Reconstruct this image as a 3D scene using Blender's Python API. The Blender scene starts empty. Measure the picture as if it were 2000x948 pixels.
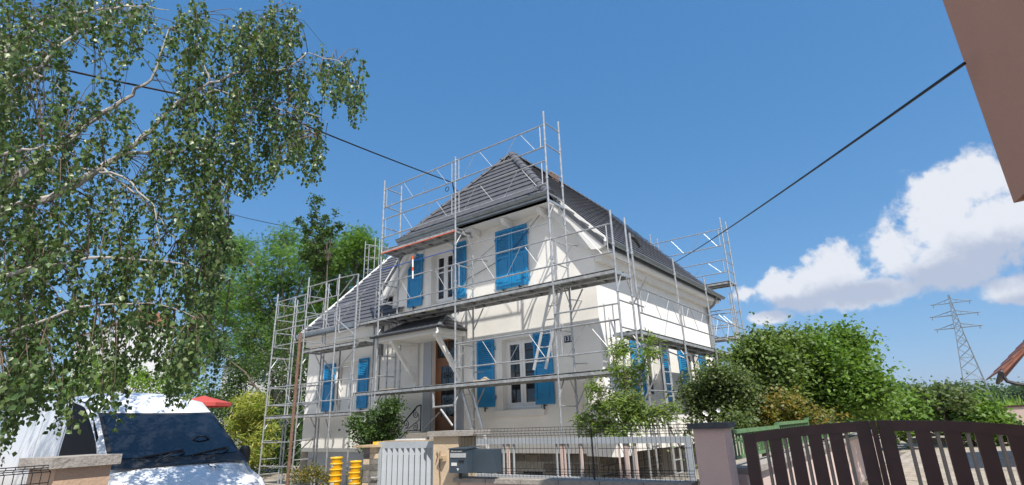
import bpy, math, random
import numpy as np
from mathutils import Vector, Matrix
from mathutils.geometry import tessellate_polygon
random.seed(7); rng = np.random.default_rng(7)
S = bpy.context.scene; C = S.collection; PI = math.pi
ZC = 1.65                                    # eye height; all coordinates below are relative to the eye, obj() adds ZC

# ------------------------------------------------------------------ camera
FPX, PITCH, ROLL, YAW = 1056.95, 0.321805, -0.0336883, -0.642602
_F = np.array([math.sin(YAW)*math.cos(PITCH), math.cos(YAW)*math.cos(PITCH), math.sin(PITCH)])
_R0 = np.array([math.cos(YAW), -math.sin(YAW), 0.]); _U0 = np.cross(_R0, _F)
_R = math.cos(ROLL)*_R0+math.sin(ROLL)*_U0; _U = -math.sin(ROLL)*_R0+math.cos(ROLL)*_U0
cam = bpy.data.objects.new('camera', bpy.data.cameras.new('camera')); C.objects.link(cam)
cam.matrix_world = Matrix(((_R[0], _U[0], -_F[0], 0), (_R[1], _U[1], -_F[1], 0), (_R[2], _U[2], -_F[2], ZC), (0, 0, 0, 1)))
cam.data.sensor_width = 36; cam.data.lens = FPX/2000*36; cam.data.clip_start = .05; cam.data.clip_end = 20000
S.camera = cam; S.render.resolution_x = 1024; S.render.resolution_y = 485

def ray(x, y): return _R*(x-1000)/FPX-_U*(y-474)/FPX+_F
def at(x, y, Y): d = ray(x, y); return Vector(d*(Y/d[1]))          # point of that sight line on the plane Y (parallel to the facade)
def atX(x, y, X): d = ray(x, y); return Vector(d*(X/d[0]))
def atD(x, y, D): d = ray(x, y); return Vector(d*(D/math.hypot(d[0], d[1])))
def m_per_px(p): return float(np.dot(np.array(p), _F))/FPX

# ------------------------------------------------------------------ world, sun, exposure
SUN = Vector((.6, -.385, 1)).normalized()
el = math.asin(SUN.z)
W = bpy.data.worlds.new('World'); S.world = W; W.use_nodes = True
nt = W.node_tree; nt.nodes.clear()
def wn(t, **k):
    n = nt.nodes.new(t)
    for a, b in k.items(): setattr(n, a, b)
    return n
def wl(a, b): nt.links.new(a, b)
def wm(op, a, b=None, c=None):
    n = wn('ShaderNodeMath', operation=op)
    for i, v in enumerate((a, b, c)):
        if v is None: continue
        if isinstance(v, (int, float)): n.inputs[i].default_value = v
        else: wl(v, n.inputs[i])
    return n.outputs[0]
SKY_K = .15
sky = wn('ShaderNodeTexSky', sky_type='NISHITA'); sky.sun_disc = False; sky.sun_elevation = el
sky.sun_rotation = math.atan2(SUN.x, SUN.y); sky.altitude = 150; sky.air_density = 1.0; sky.dust_density = .3; sky.ozone_density = 5.0
tc = wn('ShaderNodeTexCoord'); sep = wn('ShaderNodeSeparateXYZ'); wl(tc.outputs['Generated'], sep.inputs[0])
az = wm('ARCTAN2', sep.outputs[0], sep.outputs[1]); ev = wm('ARCSINE', sep.outputs[2])
def noise(vec, scale, detail, rough=.55, dist=0.):
    n = wn('ShaderNodeTexNoise'); n.inputs['Scale'].default_value = scale; n.inputs['Detail'].default_value = detail
    n.inputs['Roughness'].default_value = rough; n.inputs['Distortion'].default_value = dist; wl(vec, n.inputs['Vector']); return n.outputs[0]
nbig = noise(tc.outputs['Generated'], 9, 8, .6); nsm = noise(tc.outputs['Generated'], 26, 9, .62, .3)
def lobes(L):
    out = None
    for (x, y, rx, ry) in L:
        d0 = ray(x, y); d1 = ray(x+10, y); d2 = ray(x, y-10)
        A = lambda d: (math.atan2(d[0], d[1]), math.asin(d[2]/np.linalg.norm(d)))
        a0, a1, a2 = A(d0), A(d1), A(d2); ka = abs(a1[0]-a0[0])/10*rx; ke = abs(a2[1]-a0[1])/10*ry
        u = wm('DIVIDE', wm('SUBTRACT', az, a0[0]), ka); v = wm('DIVIDE', wm('SUBTRACT', ev, a0[1]), ke)
        q = wm('SUBTRACT', 1., wm('SQRT', wm('ADD', wm('MULTIPLY', u, u), wm('MULTIPLY', v, v))))
        out = q if out is None else wm('SMOOTH_MAX', out, q, .15)
    return out
CL = [(2010, 350, 110, 75), (1915, 350, 90, 70), (1840, 420, 110, 110), (1960, 430, 150, 80), (1740, 490, 90, 70), (1650, 520, 80, 65), (1580, 560, 70, 40), (1510, 560, 60, 42),
      (1455, 575, 40, 26), (1840, 515, 110, 52), (1690, 570, 140, 34), (1985, 570, 78, 30), (1490, 622, 50, 16), (2200, 420, 160, 90), (2350, 520, 180, 60)]
CL_FILL = [(1.95, .36, .6, .28), (2.65, .55, .8, .36), (-2.6, .45, .8, .36), (-2.6, .75, .5, .3), (3.1, 1.0, .9, .36)]   # unseen cumulus, added to lift and neutralise the shade: azimuth, elevation, size
mask = lobes(CL)
for (a0, e0, ka, ke) in CL_FILL:
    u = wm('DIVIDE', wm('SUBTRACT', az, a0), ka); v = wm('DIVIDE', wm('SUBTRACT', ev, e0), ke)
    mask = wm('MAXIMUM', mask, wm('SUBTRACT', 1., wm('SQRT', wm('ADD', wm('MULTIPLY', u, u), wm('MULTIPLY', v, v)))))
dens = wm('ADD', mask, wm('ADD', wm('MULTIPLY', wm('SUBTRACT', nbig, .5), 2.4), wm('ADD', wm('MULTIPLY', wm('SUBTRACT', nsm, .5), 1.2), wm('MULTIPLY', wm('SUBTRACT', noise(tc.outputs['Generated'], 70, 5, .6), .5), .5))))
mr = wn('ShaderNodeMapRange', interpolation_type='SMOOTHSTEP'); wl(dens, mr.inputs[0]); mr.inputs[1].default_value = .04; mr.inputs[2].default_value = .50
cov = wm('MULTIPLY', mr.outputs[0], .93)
mr2 = wn('ShaderNodeMapRange', interpolation_type='SMOOTHSTEP')
shade = lobes([(1850, 545, 120, 45), (1690, 570, 110, 30), (1980, 600, 90, 22), (1540, 600, 90, 22), (1960, 500, 110, 50)])
wl(wm('ADD', shade, wm('ADD', wm('MULTIPLY', wm('SUBTRACT', nbig, .5), 2.2), wm('MULTIPLY', wm('SUBTRACT', nsm, .5), 1.6))), mr2.inputs[0]); mr2.inputs[1].default_value = -.35; mr2.inputs[2].default_value = .75
ccol = wn('ShaderNodeMix', data_type='RGBA'); wl(mr2.outputs[0], ccol.inputs['Factor'])
ccol.inputs['A'].default_value = (.385/SKY_K, .393/SKY_K, .415/SKY_K, 1); ccol.inputs['B'].default_value = (.225/SKY_K, .25/SKY_K, .31/SKY_K, 1)
# camera-like response of the clear sky: deeper blue overhead, softer towards the horizon
sc = wn('ShaderNodeSeparateColor'); wl(sky.outputs[0], sc.inputs[0]); cc_ = wn('ShaderNodeCombineColor')
for i, (I, T, g) in enumerate(((.69, .225, .86), (1.27, .715, .56), (2.56, 1.60, .43))): wl(wm('MULTIPLY', wm('POWER', wm('DIVIDE', sc.outputs[i], I), g), T), cc_.inputs[i])
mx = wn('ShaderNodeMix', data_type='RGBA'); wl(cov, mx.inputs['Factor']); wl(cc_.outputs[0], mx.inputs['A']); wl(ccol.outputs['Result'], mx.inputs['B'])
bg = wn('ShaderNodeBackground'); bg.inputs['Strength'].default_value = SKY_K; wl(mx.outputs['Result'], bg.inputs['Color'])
wo = wn('ShaderNodeOutputWorld'); wl(bg.outputs[0], wo.inputs[0])
sl = bpy.data.lights.new('sun', 'SUN'); sl.energy = 2.9; sl.angle = math.radians(.5); sl.color = (1, .95, .87)
so = bpy.data.objects.new('sun', sl); C.objects.link(so); so.rotation_euler = SUN.to_track_quat('Z', 'Y').to_euler()
S.view_settings.view_transform = 'Standard'; S.view_settings.look = 'None'; S.view_settings.exposure = 1.18; S.view_settings.gamma = 1

# ------------------------------------------------------------------ materials
def mat(name, col, rough=.7, var=.12, scale=6., bump=0., bscale=None, metal=0., col2=None, spec=None, stain=None, tint=None, trans=0., detail=5.):
    m = bpy.data.materials.new(name); m.use_nodes = True; t = m.node_tree; b = t.nodes['Principled BSDF']
    b.inputs['Roughness'].default_value = rough; b.inputs['Metallic'].default_value = metal
    if spec is not None: b.inputs['Specular IOR Level'].default_value = spec
    L = t.links.new; co = t.nodes.new('ShaderNodeTexCoord')
    n = t.nodes.new('ShaderNodeTexNoise'); n.inputs['Scale'].default_value = scale; n.inputs['Detail'].default_value = detail; L(co.outputs['Object'], n.inputs['Vector'])
    r = t.nodes.new('ShaderNodeValToRGB'); L(n.outputs[0], r.inputs[0])
    c2 = col2 or tuple(min(1, c*(1+var)) for c in col); c1 = col if col2 else tuple(c*(1-var) for c in col)
    r.color_ramp.elements[0].position = .3; r.color_ramp.elements[1].position = .7
    r.color_ramp.elements[0].color = (*c1, 1); r.color_ramp.elements[1].color = (*c2, 1)
    out = r.outputs[0]
    if stain:                                # (colour, scale, threshold, amount)
        n2 = t.nodes.new('ShaderNodeTexNoise'); n2.inputs['Scale'].default_value = stain[1]; n2.inputs['Detail'].default_value = 8; n2.inputs['Roughness'].default_value = .65; L(co.outputs['Object'], n2.inputs['Vector'])
        mp = t.nodes.new('ShaderNodeMapRange'); mp.inputs[1].default_value = stain[2]; mp.inputs[2].default_value = stain[2]+.12; mp.inputs[4].default_value = stain[3]; L(n2.outputs[0], mp.inputs[0])
        mm = t.nodes.new('ShaderNodeMix'); mm.data_type = 'RGBA'; L(mp.outputs[0], mm.inputs['Factor']); L(out, mm.inputs['A']); mm.inputs['B'].default_value = (*stain[0], 1); out = mm.outputs['Result']
    if tint:                                 # per-leaf attribute v: mixes towards the second colour
        a = t.nodes.new('ShaderNodeAttribute'); a.attribute_name = 'v'
        mm = t.nodes.new('ShaderNodeMix'); mm.data_type = 'RGBA'; mp = t.nodes.new('ShaderNodeMapRange'); L(a.outputs['Fac'], mp.inputs[0]); mp.inputs[1].default_value = .35
        L(mp.outputs[0], mm.inputs['Factor']); L(out, mm.inputs['A']); mm.inputs['B'].default_value = (*tint, 1); out = mm.outputs['Result']
    L(out, b.inputs['Base Color'])
    if bump:
        n3 = t.nodes.new('ShaderNodeTexNoise'); n3.inputs['Scale'].default_value = bscale or scale*6; n3.inputs['Detail'].default_value = 6; L(co.outputs['Object'], n3.inputs['Vector'])
        bp = t.nodes.new('ShaderNodeBump'); bp.inputs['Strength'].default_value = bump; bp.inputs['Distance'].default_value = .02; L(n3.outputs[0], bp.inputs['Height']); L(bp.outputs[0], b.inputs['Normal'])
    if trans:
        tr = t.nodes.new('ShaderNodeBsdfTranslucent'); hs = t.nodes.new('ShaderNodeMix'); hs.data_type = 'RGBA'; hs.blend_type = 'MULTIPLY'; hs.inputs['Factor'].default_value = 1
        L(out, hs.inputs['A']); hs.inputs['B'].default_value = (1.5, 1.6, .6, 1); L(hs.outputs['Result'], tr.inputs[0])
        ms = t.nodes.new('ShaderNodeMixShader'); ms.inputs[0].default_value = trans; L(b.outputs[0], ms.inputs[1]); L(tr.outputs[0], ms.inputs[2]); L(ms.outputs[0], t.nodes['Material Output'].inputs[0])
    return m
M = {}
M['plaster'] = mat('plaster', (.85, .825, .775), .9, .03, 1.2, .25, 90, stain=((.74, .715, .665), .9, .52, .45))
M['trim'] = mat('trim_plaster', (.78, .765, .73), .85, .03, 2, .1, 60)
M['greyband'] = mat('grey_band', (.40, .42, .455), .85, .06, 3, .15, 70)
M['whitepaint'] = mat('white_paint', (.80, .80, .79), .45, .04, 3)
M['blue'] = mat('blue_paint', (.010, .235, .50), .42, .12, 3, .05, 40)
M['tile'] = mat('roof_tile', (.098, .10, .112), .6, .25, 2.2, .15, 60)
M['tile_b'] = mat('roof_tile_pale', (.10, .10, .112), .55, .25, 3, .15, 60)
M['slate'] = mat('slate', (.075, .08, .09), .5, .35, 6, .2, 40)
M['zinc'] = mat('zinc', (.26, .29, .31), .42, .15, 5, .05, 30, metal=.55)
M['galv'] = mat('galvanised_steel', (.44, .45, .46), .45, .22, 9, .08, 60, metal=.6, stain=((.62, .61, .58), 22, .58, .7))
M['deck'] = mat('deck_steel', (.36, .37, .375), .55, .25, 7, .1, 50, metal=.35, stain=((.6, .58, .54), 14, .56, .8))
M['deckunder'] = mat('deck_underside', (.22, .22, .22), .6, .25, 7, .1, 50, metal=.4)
M['rust'] = mat('rusty_steel', (.13, .07, .05), .8, .3, 12, .2, 60, col2=(.21, .125, .09))
M['alu'] = mat('ladder_aluminium', (.62, .62, .61), .4, .12, 8, .05, 40, metal=.5, stain=((.4, .39, .37), 20, .6, .6))
M['stone'] = mat('stone', (.13, .12, .105), .9, .35, 5, .6, 18, stain=((.07, .065, .06), 3, .55, .7))
M['stone_b'] = mat('stone_pale', (.17, .155, .135), .9, .3, 6, .6, 18)
M['mortar'] = mat('mortar', (.27, .26, .24), .95, .15, 9, .4, 40)
M['wood'] = mat('varnished_wood', (.21, .085, .032), .4, .3, 3, .1, 30)
M['woodp'] = mat('pale_wood', (.45, .33, .2), .7, .2, 6, .1, 40)
M['glass'] = mat('window_glass', (.012, .014, .018), .03, .1, 3, spec=.8)
M['darkglass'] = mat('dark_reflection_glass', (.006, .006, .008), .5, .1, 3, spec=.05)  # near-black and matt, painted to stand for dark trees reflected in it
M['curtain'] = mat('curtain', (.45, .44, .42), .9, .1, 3)
M['iron'] = mat('wrought_iron', (.015, .015, .017), .5, .1, 8)
M['black'] = mat('black_rubber', (.012, .012, .013), .6, .1, 8)
M['greybox'] = mat('grey_painted_metal', (.045, .065, .085), .4, .1, 6)
M['gateg'] = mat('grey_gate_paint', (.38, .41, .44), .55, .08, 4, .05, 40)
M['brown'] = mat('dark_brown_aluminium', (.068, .030, .025), .42, .2, 5, .04, 60)
M['conc'] = mat('concrete', (.33, .30, .27), .9, .18, 5, .5, 40, stain=((.15, .135, .115), 5, .56, .7))
M['concd'] = mat('dark_concrete', (.085, .088, .09), .9, .15, 7, .3, 50)
M['beige'] = mat('beige_render', (.56, .435, .30), .9, .1, 4, .25, 50, stain=((.26, .23, .20), 3.2, .60, .75))
M['peachy'] = mat('peach_render', (.52, .36, .25), .9, .08, 4, .25, 50)
M['pink'] = mat('pink_render', (.74, .53, .46), .9, .05, 3, .3, 70)
M['pinkwall'] = mat('pale_pink_render', (.60, .47, .42), .9, .06, 2, .3, 60, stain=((.42, .32, .29), 2.5, .62, .5))
M['oriel'] = mat('salmon_render', (.62, .32, .215), .9, .03, 2, .25, 80)
M['greeni'] = mat('green_painted_iron', (.10, .20, .085), .55, .2, 5, stain=((.06, .10, .05), 9, .58, .6))
M['asphalt'] = mat('asphalt', (.21, .20, .19), .9, .2, 12, .4, 90)
M['soil'] = mat('soil', (.32, .27, .21), .95, .25, 3, .6, 20)
M['paver'] = mat('paving_stone', (.36, .31, .25), .9, .22, 2.5, .35, 40, stain=((.20, .175, .145), 1.2, .55, .6))
M['joint'] = mat('joint_sand', (.17, .15, .12), .95, .2, 9, .3, 40)
M['grass'] = mat('grass', (.10, .15, .035), .9, .3, 4, .3, 30, trans=.2)
M['van'] = mat('white_car_paint', (.80, .81, .83), .22, .015, 1.2, spec=.6)
M['plastic'] = mat('black_plastic', (.02, .02, .022), .5, .1, 6)
M['seat'] = mat('grey_seat', (.10, .10, .11), .8, .1, 6)
M['lamp'] = mat('headlight_glass', (.55, .58, .6), .12, .1, 9, spec=.8)
M['yellow'] = mat('yellow_plastic', (.80, .42, .006), .38, .06, 4)
M['lid'] = mat('bucket_lid', (.80, .50, .03), .38, .08, 5, stain=((.75, .68, .5), 9, .55, .7))
M['paper'] = mat('paper', (.66, .65, .62), .8, .08, 12)
M['orange'] = mat('orange_plastic', (.75, .11, .02), .5, .1, 4)
M['red'] = mat('red_fabric', (.42, .06, .05), .8, .1, 3)
M['yellowplate'] = mat('yellow_plate', (.62, .52, .03), .5, .15, 15)
M['plate'] = mat('blue_enamel', (.018, .03, .07), .25, .05, 4)
M['bark'] = mat('bark', (.11, .085, .065), .9, .35, 9, .6, 25)
M['birch'] = mat('birch_bark', (.38, .36, .33), .8, .15, 4, .3, 20, stain=((.06, .055, .05), 6, .58, .9))
M['twig'] = mat('twig', (.14, .10, .075), .85, .25, 8)
M['redtile'] = mat('red_roof_tile', (.30, .125, .085), .8, .2, 5, .3, 25, stain=((.14, .075, .06), 6, .58, .7))
M['pylon'] = mat('pylon_steel', (.19, .22, .24), .6, .1, 2, metal=.2)
M['cable'] = mat('black_cable', (.008, .008, .012), .5, .05, 4)
M['housew'] = mat('neighbour_render', (.62, .62, .63), .9, .05, 1.5)
M['hillm'] = mat('wooded_hill', (.05, .075, .05), .95, .3, .02)
M['bluetape'] = mat('blue_tape', (.02, .10, .42), .5, .1, 9)
def leafmat(name, col, tint, trans=.35, rough=.5, var=.3): return mat(name, col, rough, var, 1.3, tint=tint, trans=trans, spec=.35)
M['lf_birch'] = leafmat('birch_leaf', (.062, .115, .036), (.15, .205, .075), .28, .36)
M['lf_rob'] = leafmat('robinia_leaf', (.075, .155, .028), (.155, .26, .045), .4)
M['lf_dark'] = leafmat('dark_leaf', (.045, .09, .022), (.09, .155, .035), .3)
M['lf_light'] = leafmat('light_leaf', (.11, .21, .025), (.22, .33, .05), .4)
M['lf_bamboo'] = leafmat('bamboo_leaf', (.20, .27, .05), (.48, .42, .12), .4)
M['lf_peach'] = leafmat('peach_leaf', (.15, .22, .055), (.28, .36, .12), .4)
M['lf_shrub'] = leafmat('shrub_leaf', (.10, .18, .035), (.19, .29, .065), .38)
M['lf_grey'] = leafmat('grey_green_leaf', (.09, .13, .05), (.18, .22, .09), .35)
M['lf_mid'] = leafmat('mid_green_leaf', (.10, .155, .045), (.20, .27, .08), .38)
M['lf_olive'] = leafmat('olive_leaf', (.13, .15, .035), (.30, .20, .05), .35)
M['lf_red'] = leafmat('autumn_leaf', (.22, .10, .03), (.42, .15, .05), .35)
M['lf_corn'] = leafmat('corn_leaf', (.11, .20, .03), (.2, .3, .06), .35)

# ------------------------------------------------------------------ mesh helpers
class MB:
    def __init__(s, T=None): s.v = []; s.f = []; s.mi = []; s.T = T
    def add(s, vs, fs, mi=0):
        n = len(s.v)
        s.v += [tuple(s.T(*v)) if s.T else tuple(v) for v in vs]
        s.f += [tuple(i+n for i in f) for f in fs]; s.mi += [mi]*len(fs); return s
    def box(s, a, b, mi=0):
        (x0, y0, z0), (x1, y1, z1) = a, b
        return s.add([(x0, y0, z0), (x1, y0, z0), (x1, y1, z0), (x0, y1, z0), (x0, y0, z1), (x1, y0, z1), (x1, y1, z1), (x0, y1, z1)],
                     [(0, 3, 2, 1), (4, 5, 6, 7), (0, 1, 5, 4), (1, 2, 6, 5), (2, 3, 7, 6), (3, 0, 4, 7)], mi)
    def bar(s, p, q, w, h, up=(0, 0, 1), mi=0):
        p, q = Vector(p), Vector(q); d = (q-p).normalized(); u = Vector(up)
        r = d.cross(u)
        if r.length < 1e-4: r = d.cross(Vector((1, 0, 0)))
        r.normalize(); u = r.cross(d).normalized(); r *= w/2; u *= h/2
        vs = [p-r-u, p+r-u, p+r+u, p-r+u, q-r-u, q+r-u, q+r+u, q-r+u]
        return s.add(vs, [(0, 1, 2, 3), (7, 6, 5, 4), (0, 4, 5, 1), (1, 5, 6, 2), (2, 6, 7, 3), (3, 7, 4, 0)], mi)
    def tube(s, pts, r, n=8, mi=0, cap=True):
        pts = [Vector(p) for p in pts]; R = r if isinstance(r, (list, tuple)) else [r]*len(pts)
        vs = []; fs = []; prev = None
        for i, p in enumerate(pts):
            d = (pts[min(i+1, len(pts)-1)]-pts[max(i-1, 0)])
            d = d.normalized() if d.length > 1e-9 else Vector((0, 0, 1))
            if prev is None:
                a = d.cross(Vector((0, 0, 1)))
                if a.length < .05: a = d.cross(Vector((1, 0, 0)))
            else: a = prev-d*prev.dot(d)
            a.normalize(); prev = a; b = d.cross(a)
            for k in range(n):
                t = 2*PI*k/n; vs.append(p+(a*math.cos(t)+b*math.sin(t))*R[i])
        for i in range(len(pts)-1):
            for k in range(n):
                k2 = (k+1) % n; fs.append((i*n+k, i*n+k2, (i+1)*n+k2, (i+1)*n+k))
        if cap: fs += [tuple(range(n))[::-1], tuple((len(pts)-1)*n+k for k in range(n))]
        return s.add(vs, fs, mi)
    def prism(s, poly, off, mi=0):              # poly: 3D points of one face, off: extrusion vector
        n = len(poly); o = Vector(off); P = [Vector(p) for p in poly]; Q = [p+o for p in P]
        tri = tessellate_polygon([P]); fs = [tuple(t) for t in tri]+[tuple(i+n for i in t[::-1]) for t in tri]
        fs += [(i, (i+1) % n, (i+1) % n+n, i+n) for i in range(n)]
        return s.add(P+Q, fs, mi)
    def lathe(s, c, prof, n=20, mi=0):
        vs = []; fs = []
        for (r, z) in prof:
            for k in range(n): t = 2*PI*k/n; vs.append((c[0]+r*math.cos(t), c[1]+r*math.sin(t), c[2]+z))
        for i in range(len(prof)-1):
            for k in range(n): k2 = (k+1) % n; fs.append((i*n+k, i*n+k2, (i+1)*n+k2, (i+1)*n+k))
        fs += [tuple(range(n))[::-1], tuple((len(prof)-1)*n+k for k in range(n))]
        return s.add(vs, fs, mi)
    def mesh(s, name, mats, origin=(0, 0, 0), smooth=False):
        me = bpy.data.meshes.new(name); o = Vector(origin)
        me.from_pydata([tuple(Vector(v)-o) for v in s.v], [], s.f)
        for m in (mats if isinstance(mats, (list, tuple)) else [mats]): me.materials.append(M[m])
        if len(set(s.mi)) > 1: me.polygons.foreach_set('material_index', s.mi)
        if smooth:
            me.polygons.foreach_set('use_smooth', [True]*len(me.polygons))
            try: me.set_sharp_from_angle(angle=math.radians(40))
            except Exception: pass
        me.validate(); return me
    def build(s, name, mats, parent=None, smooth=False, origin=None):
        if s.v and origin is None:
            a = np.array(s.v); origin = ((a[:, 0].min()+a[:, 0].max())/2, (a[:, 1].min()+a[:, 1].max())/2, a[:, 2].min())
        me = s.mesh(name, mats, origin, smooth); return link(name, me, origin, parent)
ABS = {}
def link(name, me, pos, parent=None, rot=None):
    o = bpy.data.objects.new(name, me); C.objects.link(o); p = Vector(pos)
    ABS[o] = p.copy()
    if parent is not None: o.parent = parent; o.location = p-ABS[parent]
    else: o.location = p+Vector((0, 0, ZC))
    if rot is not None: o.rotation_euler = rot
    return o
def tag(o, label=None, cat=None, group=None, kind=None):
    if label: o['label'] = label
    if cat: o['category'] = cat
    if group: o['group'] = group
    if kind: o['kind'] = kind
    return o
def thing(name, pos, label, cat, group=None):
    return tag(link(name, None, pos), label, cat, group)
def kids(o): return [c for c in ABS if c.parent is o]
def copy_tree(o, pos=None, parent=None):
    c = o.copy(); C.objects.link(c); c.parent = parent
    ABS[c] = Vector(pos) if pos is not None else ABS[o].copy()
    if pos is not None: c.location = Vector(pos)+Vector((0, 0, ZC))
    for k in kids(o): copy_tree(k, None, c)
    return c
def text_mesh(txt, size, name, m, thick=.002):
    cu = bpy.data.curves.new(name, 'FONT'); cu.body = txt; cu.size = size; cu.extrude = thick; cu.align_x = 'CENTER'; cu.align_y = 'CENTER'
    o = bpy.data.objects.new(name, cu); C.objects.link(o); dg = bpy.context.evaluated_depsgraph_get(); dg.update()
    me = bpy.data.meshes.new_from_object(o.evaluated_get(dg)); bpy.data.objects.remove(o); me.name = name; me.materials.clear(); me.materials.append(M[m]); return me
G = -ZC                                         # ground level

# ------------------------------------------------------------------ ground and land
gm = MB(); N = 40
xs = [-4000, -1500, -500, -150, -60, -30, -18, -12, -6, -2, 2, 6, 12, 30, 60, 150, 500, 1500, 4000]
ys = [-300, -60, -20, 0, 4, 8, 14, 22, 36, 60, 100, 200, 500, 1500, 5000]
gm.add([(x, y, G) for y in ys for x in xs], [(j*len(xs)+i, j*len(xs)+i+1, (j+1)*len(xs)+i+1, (j+1)*len(xs)+i) for j in range(len(ys)-1) for i in range(len(xs)-1)])
tag(gm.build('ground', 'soil'), 'bare brown earth around the house', kind='structure')
a66 = math.radians(6.6); nL = Vector((-math.sin(a66), math.cos(a66), 0)); tL = Vector((math.cos(a66), math.sin(a66), 0)); DL = 6.6
def L(t, off=0., z=0.): return tL*t+nL*(DL+off)+Vector((0, 0, z))      # along the street line; t grows to the right, off away from the street
def Lt(x, y): r = ray(x, y); n = np.array(nL); p = r*(DL/(n@r)); return float(p@np.array(tL))
rd = MB(); rd.add([L(-14, -2, G+.004), L(30, -2, G+.004), L(30, -12, G+.004), L(-14, -12, G+.004)], [(0, 3, 2, 1)])
tag(rd.build('road', 'asphalt'), 'grey asphalt street', kind='structure')
pv = MB(); pv.prism([L(-14, -.05, G+.008), L(30, -.05, G+.008), L(30, -1.95, G+.008), L(-14, -1.95, G+.008)], (0, 0, .11))
tag(pv.build('pavement', 'conc'), 'concrete pavement along the street', kind='structure')

# ------------------------------------------------------------------ the house
YW, XW = 10.95, -5.8; RX = -9.35; YB = 19.0; WL = -17.2
def Tf(u, v, w=0.): return Vector((u, YW-w, v))            # facade: u along X, v up, w towards the viewer
def Ts(u, v, w=0.): return Vector((XW+w, u, v))            # side wall: u along Y
house = thing('house', (-9.35, YW, G), 'cream rendered house with steep dark tiled roof, blue shutters and number 133', 'house')
def wall(T, outer, holes, depth, mi='plaster', name='wall', parent=house):
    mb = MB(); loops = [[Vector((u, v, 0)) for u, v in outer]]+[[Vector((a, b, 0)), Vector((a, d, 0)), Vector((c, d, 0)), Vector((c, b, 0))] for a, b, c, d in [(h[0], h[1], h[2], h[3]) for h in holes]]
    flat = [p for l in loops for p in l]; tri = tessellate_polygon(loops)
    mb.add([T(p.x, p.y, 0) for p in flat], [tuple(t) for t in tri])
    for (a, b, c, d) in holes:
        q = [(a, b), (c, b), (c, d), (a, d)]
        for i in range(4):
            (x0, y0), (x1, y1) = q[i], q[(i+1) % 4]
            mb.add([T(x0, y0, 0), T(x1, y1, 0), T(x1, y1, -depth), T(x0, y0, -depth)], [(0, 1, 2, 3)])
    return mb
W1 = (-8.62, .30, -7.60, 2.02); W2 = (-11.2, 3.32, -10.34, 4.86); W3 = (-15.5, .55, -14.42, 2.02); DR = (-11.14, -.14, -10.24, 2.30); CEL = (-8.3, -1.35, -7.75, -1.1)
BC = (-8.68, 3.35, -7.73, 4.93)
fw = wall(Tf, [(WL, -.66), (XW, -.68), (XW, 4.2), (-6.72, 5.22), (-11.98, 5.22), (-12.9, 4.2), (-12.9, 3.02), (WL, 3.02)], [W1, W2, W3, DR], .2)
fw.build('front_wall', 'plaster', house)
SW = [(11.75, .38, 12.35, 1.95), (13.1, .42, 14.1, 1.92), (16.2, .42, 17.15, 1.92)]
sw = wall(Ts, [(YW, -.70), (YB, -.72), (YB, 3.75), (YW, 3.75)], SW[1:], .2); sw.build('side_wall', 'plaster', house)
bw = MB(); bw.add([(-12.9, YB, G), (XW, YB, G), (XW, YB, 4.3), (RX, YB, 8.0), (-12.9, YB, 4.3)], [(0, 1, 2, 3, 4)])
bw.add([(WL, YW, G), (WL, YB, G), (WL, YB, 3), (WL, 14.8, 6.9), (WL, YW, 3)], [(0, 1, 2, 3, 4)]); bw.build('rear_wall', 'plaster', house)
# right corner buttress: the render kicks outwards towards the foot
ck = MB(); ck.add([(-6.3, YW-.005, .9), (XW+.005, YW-.005, .9), (XW+.005, YW+.6, .9), (-6.3, YW-.12, -.72), (XW+.30, YW-.14, -.74), (XW+.26, YW+.6, -.74), (-6.3, YW+.1, -.74), (XW, YW+.6, -.745)],
    [(0, 3, 4, 1), (1, 4, 5, 2), (3, 6, 7, 5, 4)]); ck.build('corner_buttress', 'plaster', house)
# soffits, cornices, verge boards
tr = MB()
tr.box((WL-.05, YW-.12, 2.72), (-12.95, YW-.004, 2.98)); tr.box((WL-.1, YW-.34, 2.98), (-12.95, YW-.004, 3.1)); tr.build('eave_moulding', 'trim', house)
tr = MB(); tr.box((XW+.003, YW+.02, 3.55), (XW+.16, YB, 3.72)); tr.box((XW-.05, YW-.05, 3.72), (XW+.36, YB+.2, 3.84)); tr.build('side_cornice', 'trim', house)
tr = MB(); tr.box((-12.0, YW-.52, 5.16), (-6.7, YW+.3, 5.22)); tr.build('soffit', 'trim', house)
for X in (-11.6, -10.4, -9.35, -8.2, -7.05):
    rb = MB(); rb.prism([(X-.06, YW-.004, 5.155), (X-.06, YW-.42, 5.155), (X-.06, YW-.40, 5.05), (X-.06, YW-.28, 4.99), (X-.06, YW-.004, 4.95)], (.12, 0, 0)); rb.build('rafter_end', 'trim', house)
YV = 10.72
def verge(sgn, name):
    m = lambda x: RX+sgn*(x-RX)
    P = [(-6.55, 5.28), (-5.37, 4.03), (-5.33, 3.82), (-5.52, 3.74), (-5.74, 3.78), (-5.96, 4.12), (-6.25, 4.55), (-6.85, 5.18)]
    b = MB(); b.prism([(m(x), YV, z) for x, z in P], (0, .06, 0)); b.build(name, 'trim', house)
    b = MB(); b.prism([(m(x), YV+.062, z) for x, z in [(-6.6, 5.1), (-5.42, 3.86), (-5.9, 3.86), (-6.9, 5.0)]], (0, .17, 0)); b.build('verge_soffit', 'trim', house)
verge(1, 'verge_board'); verge(-1, 'verge_board')
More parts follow.
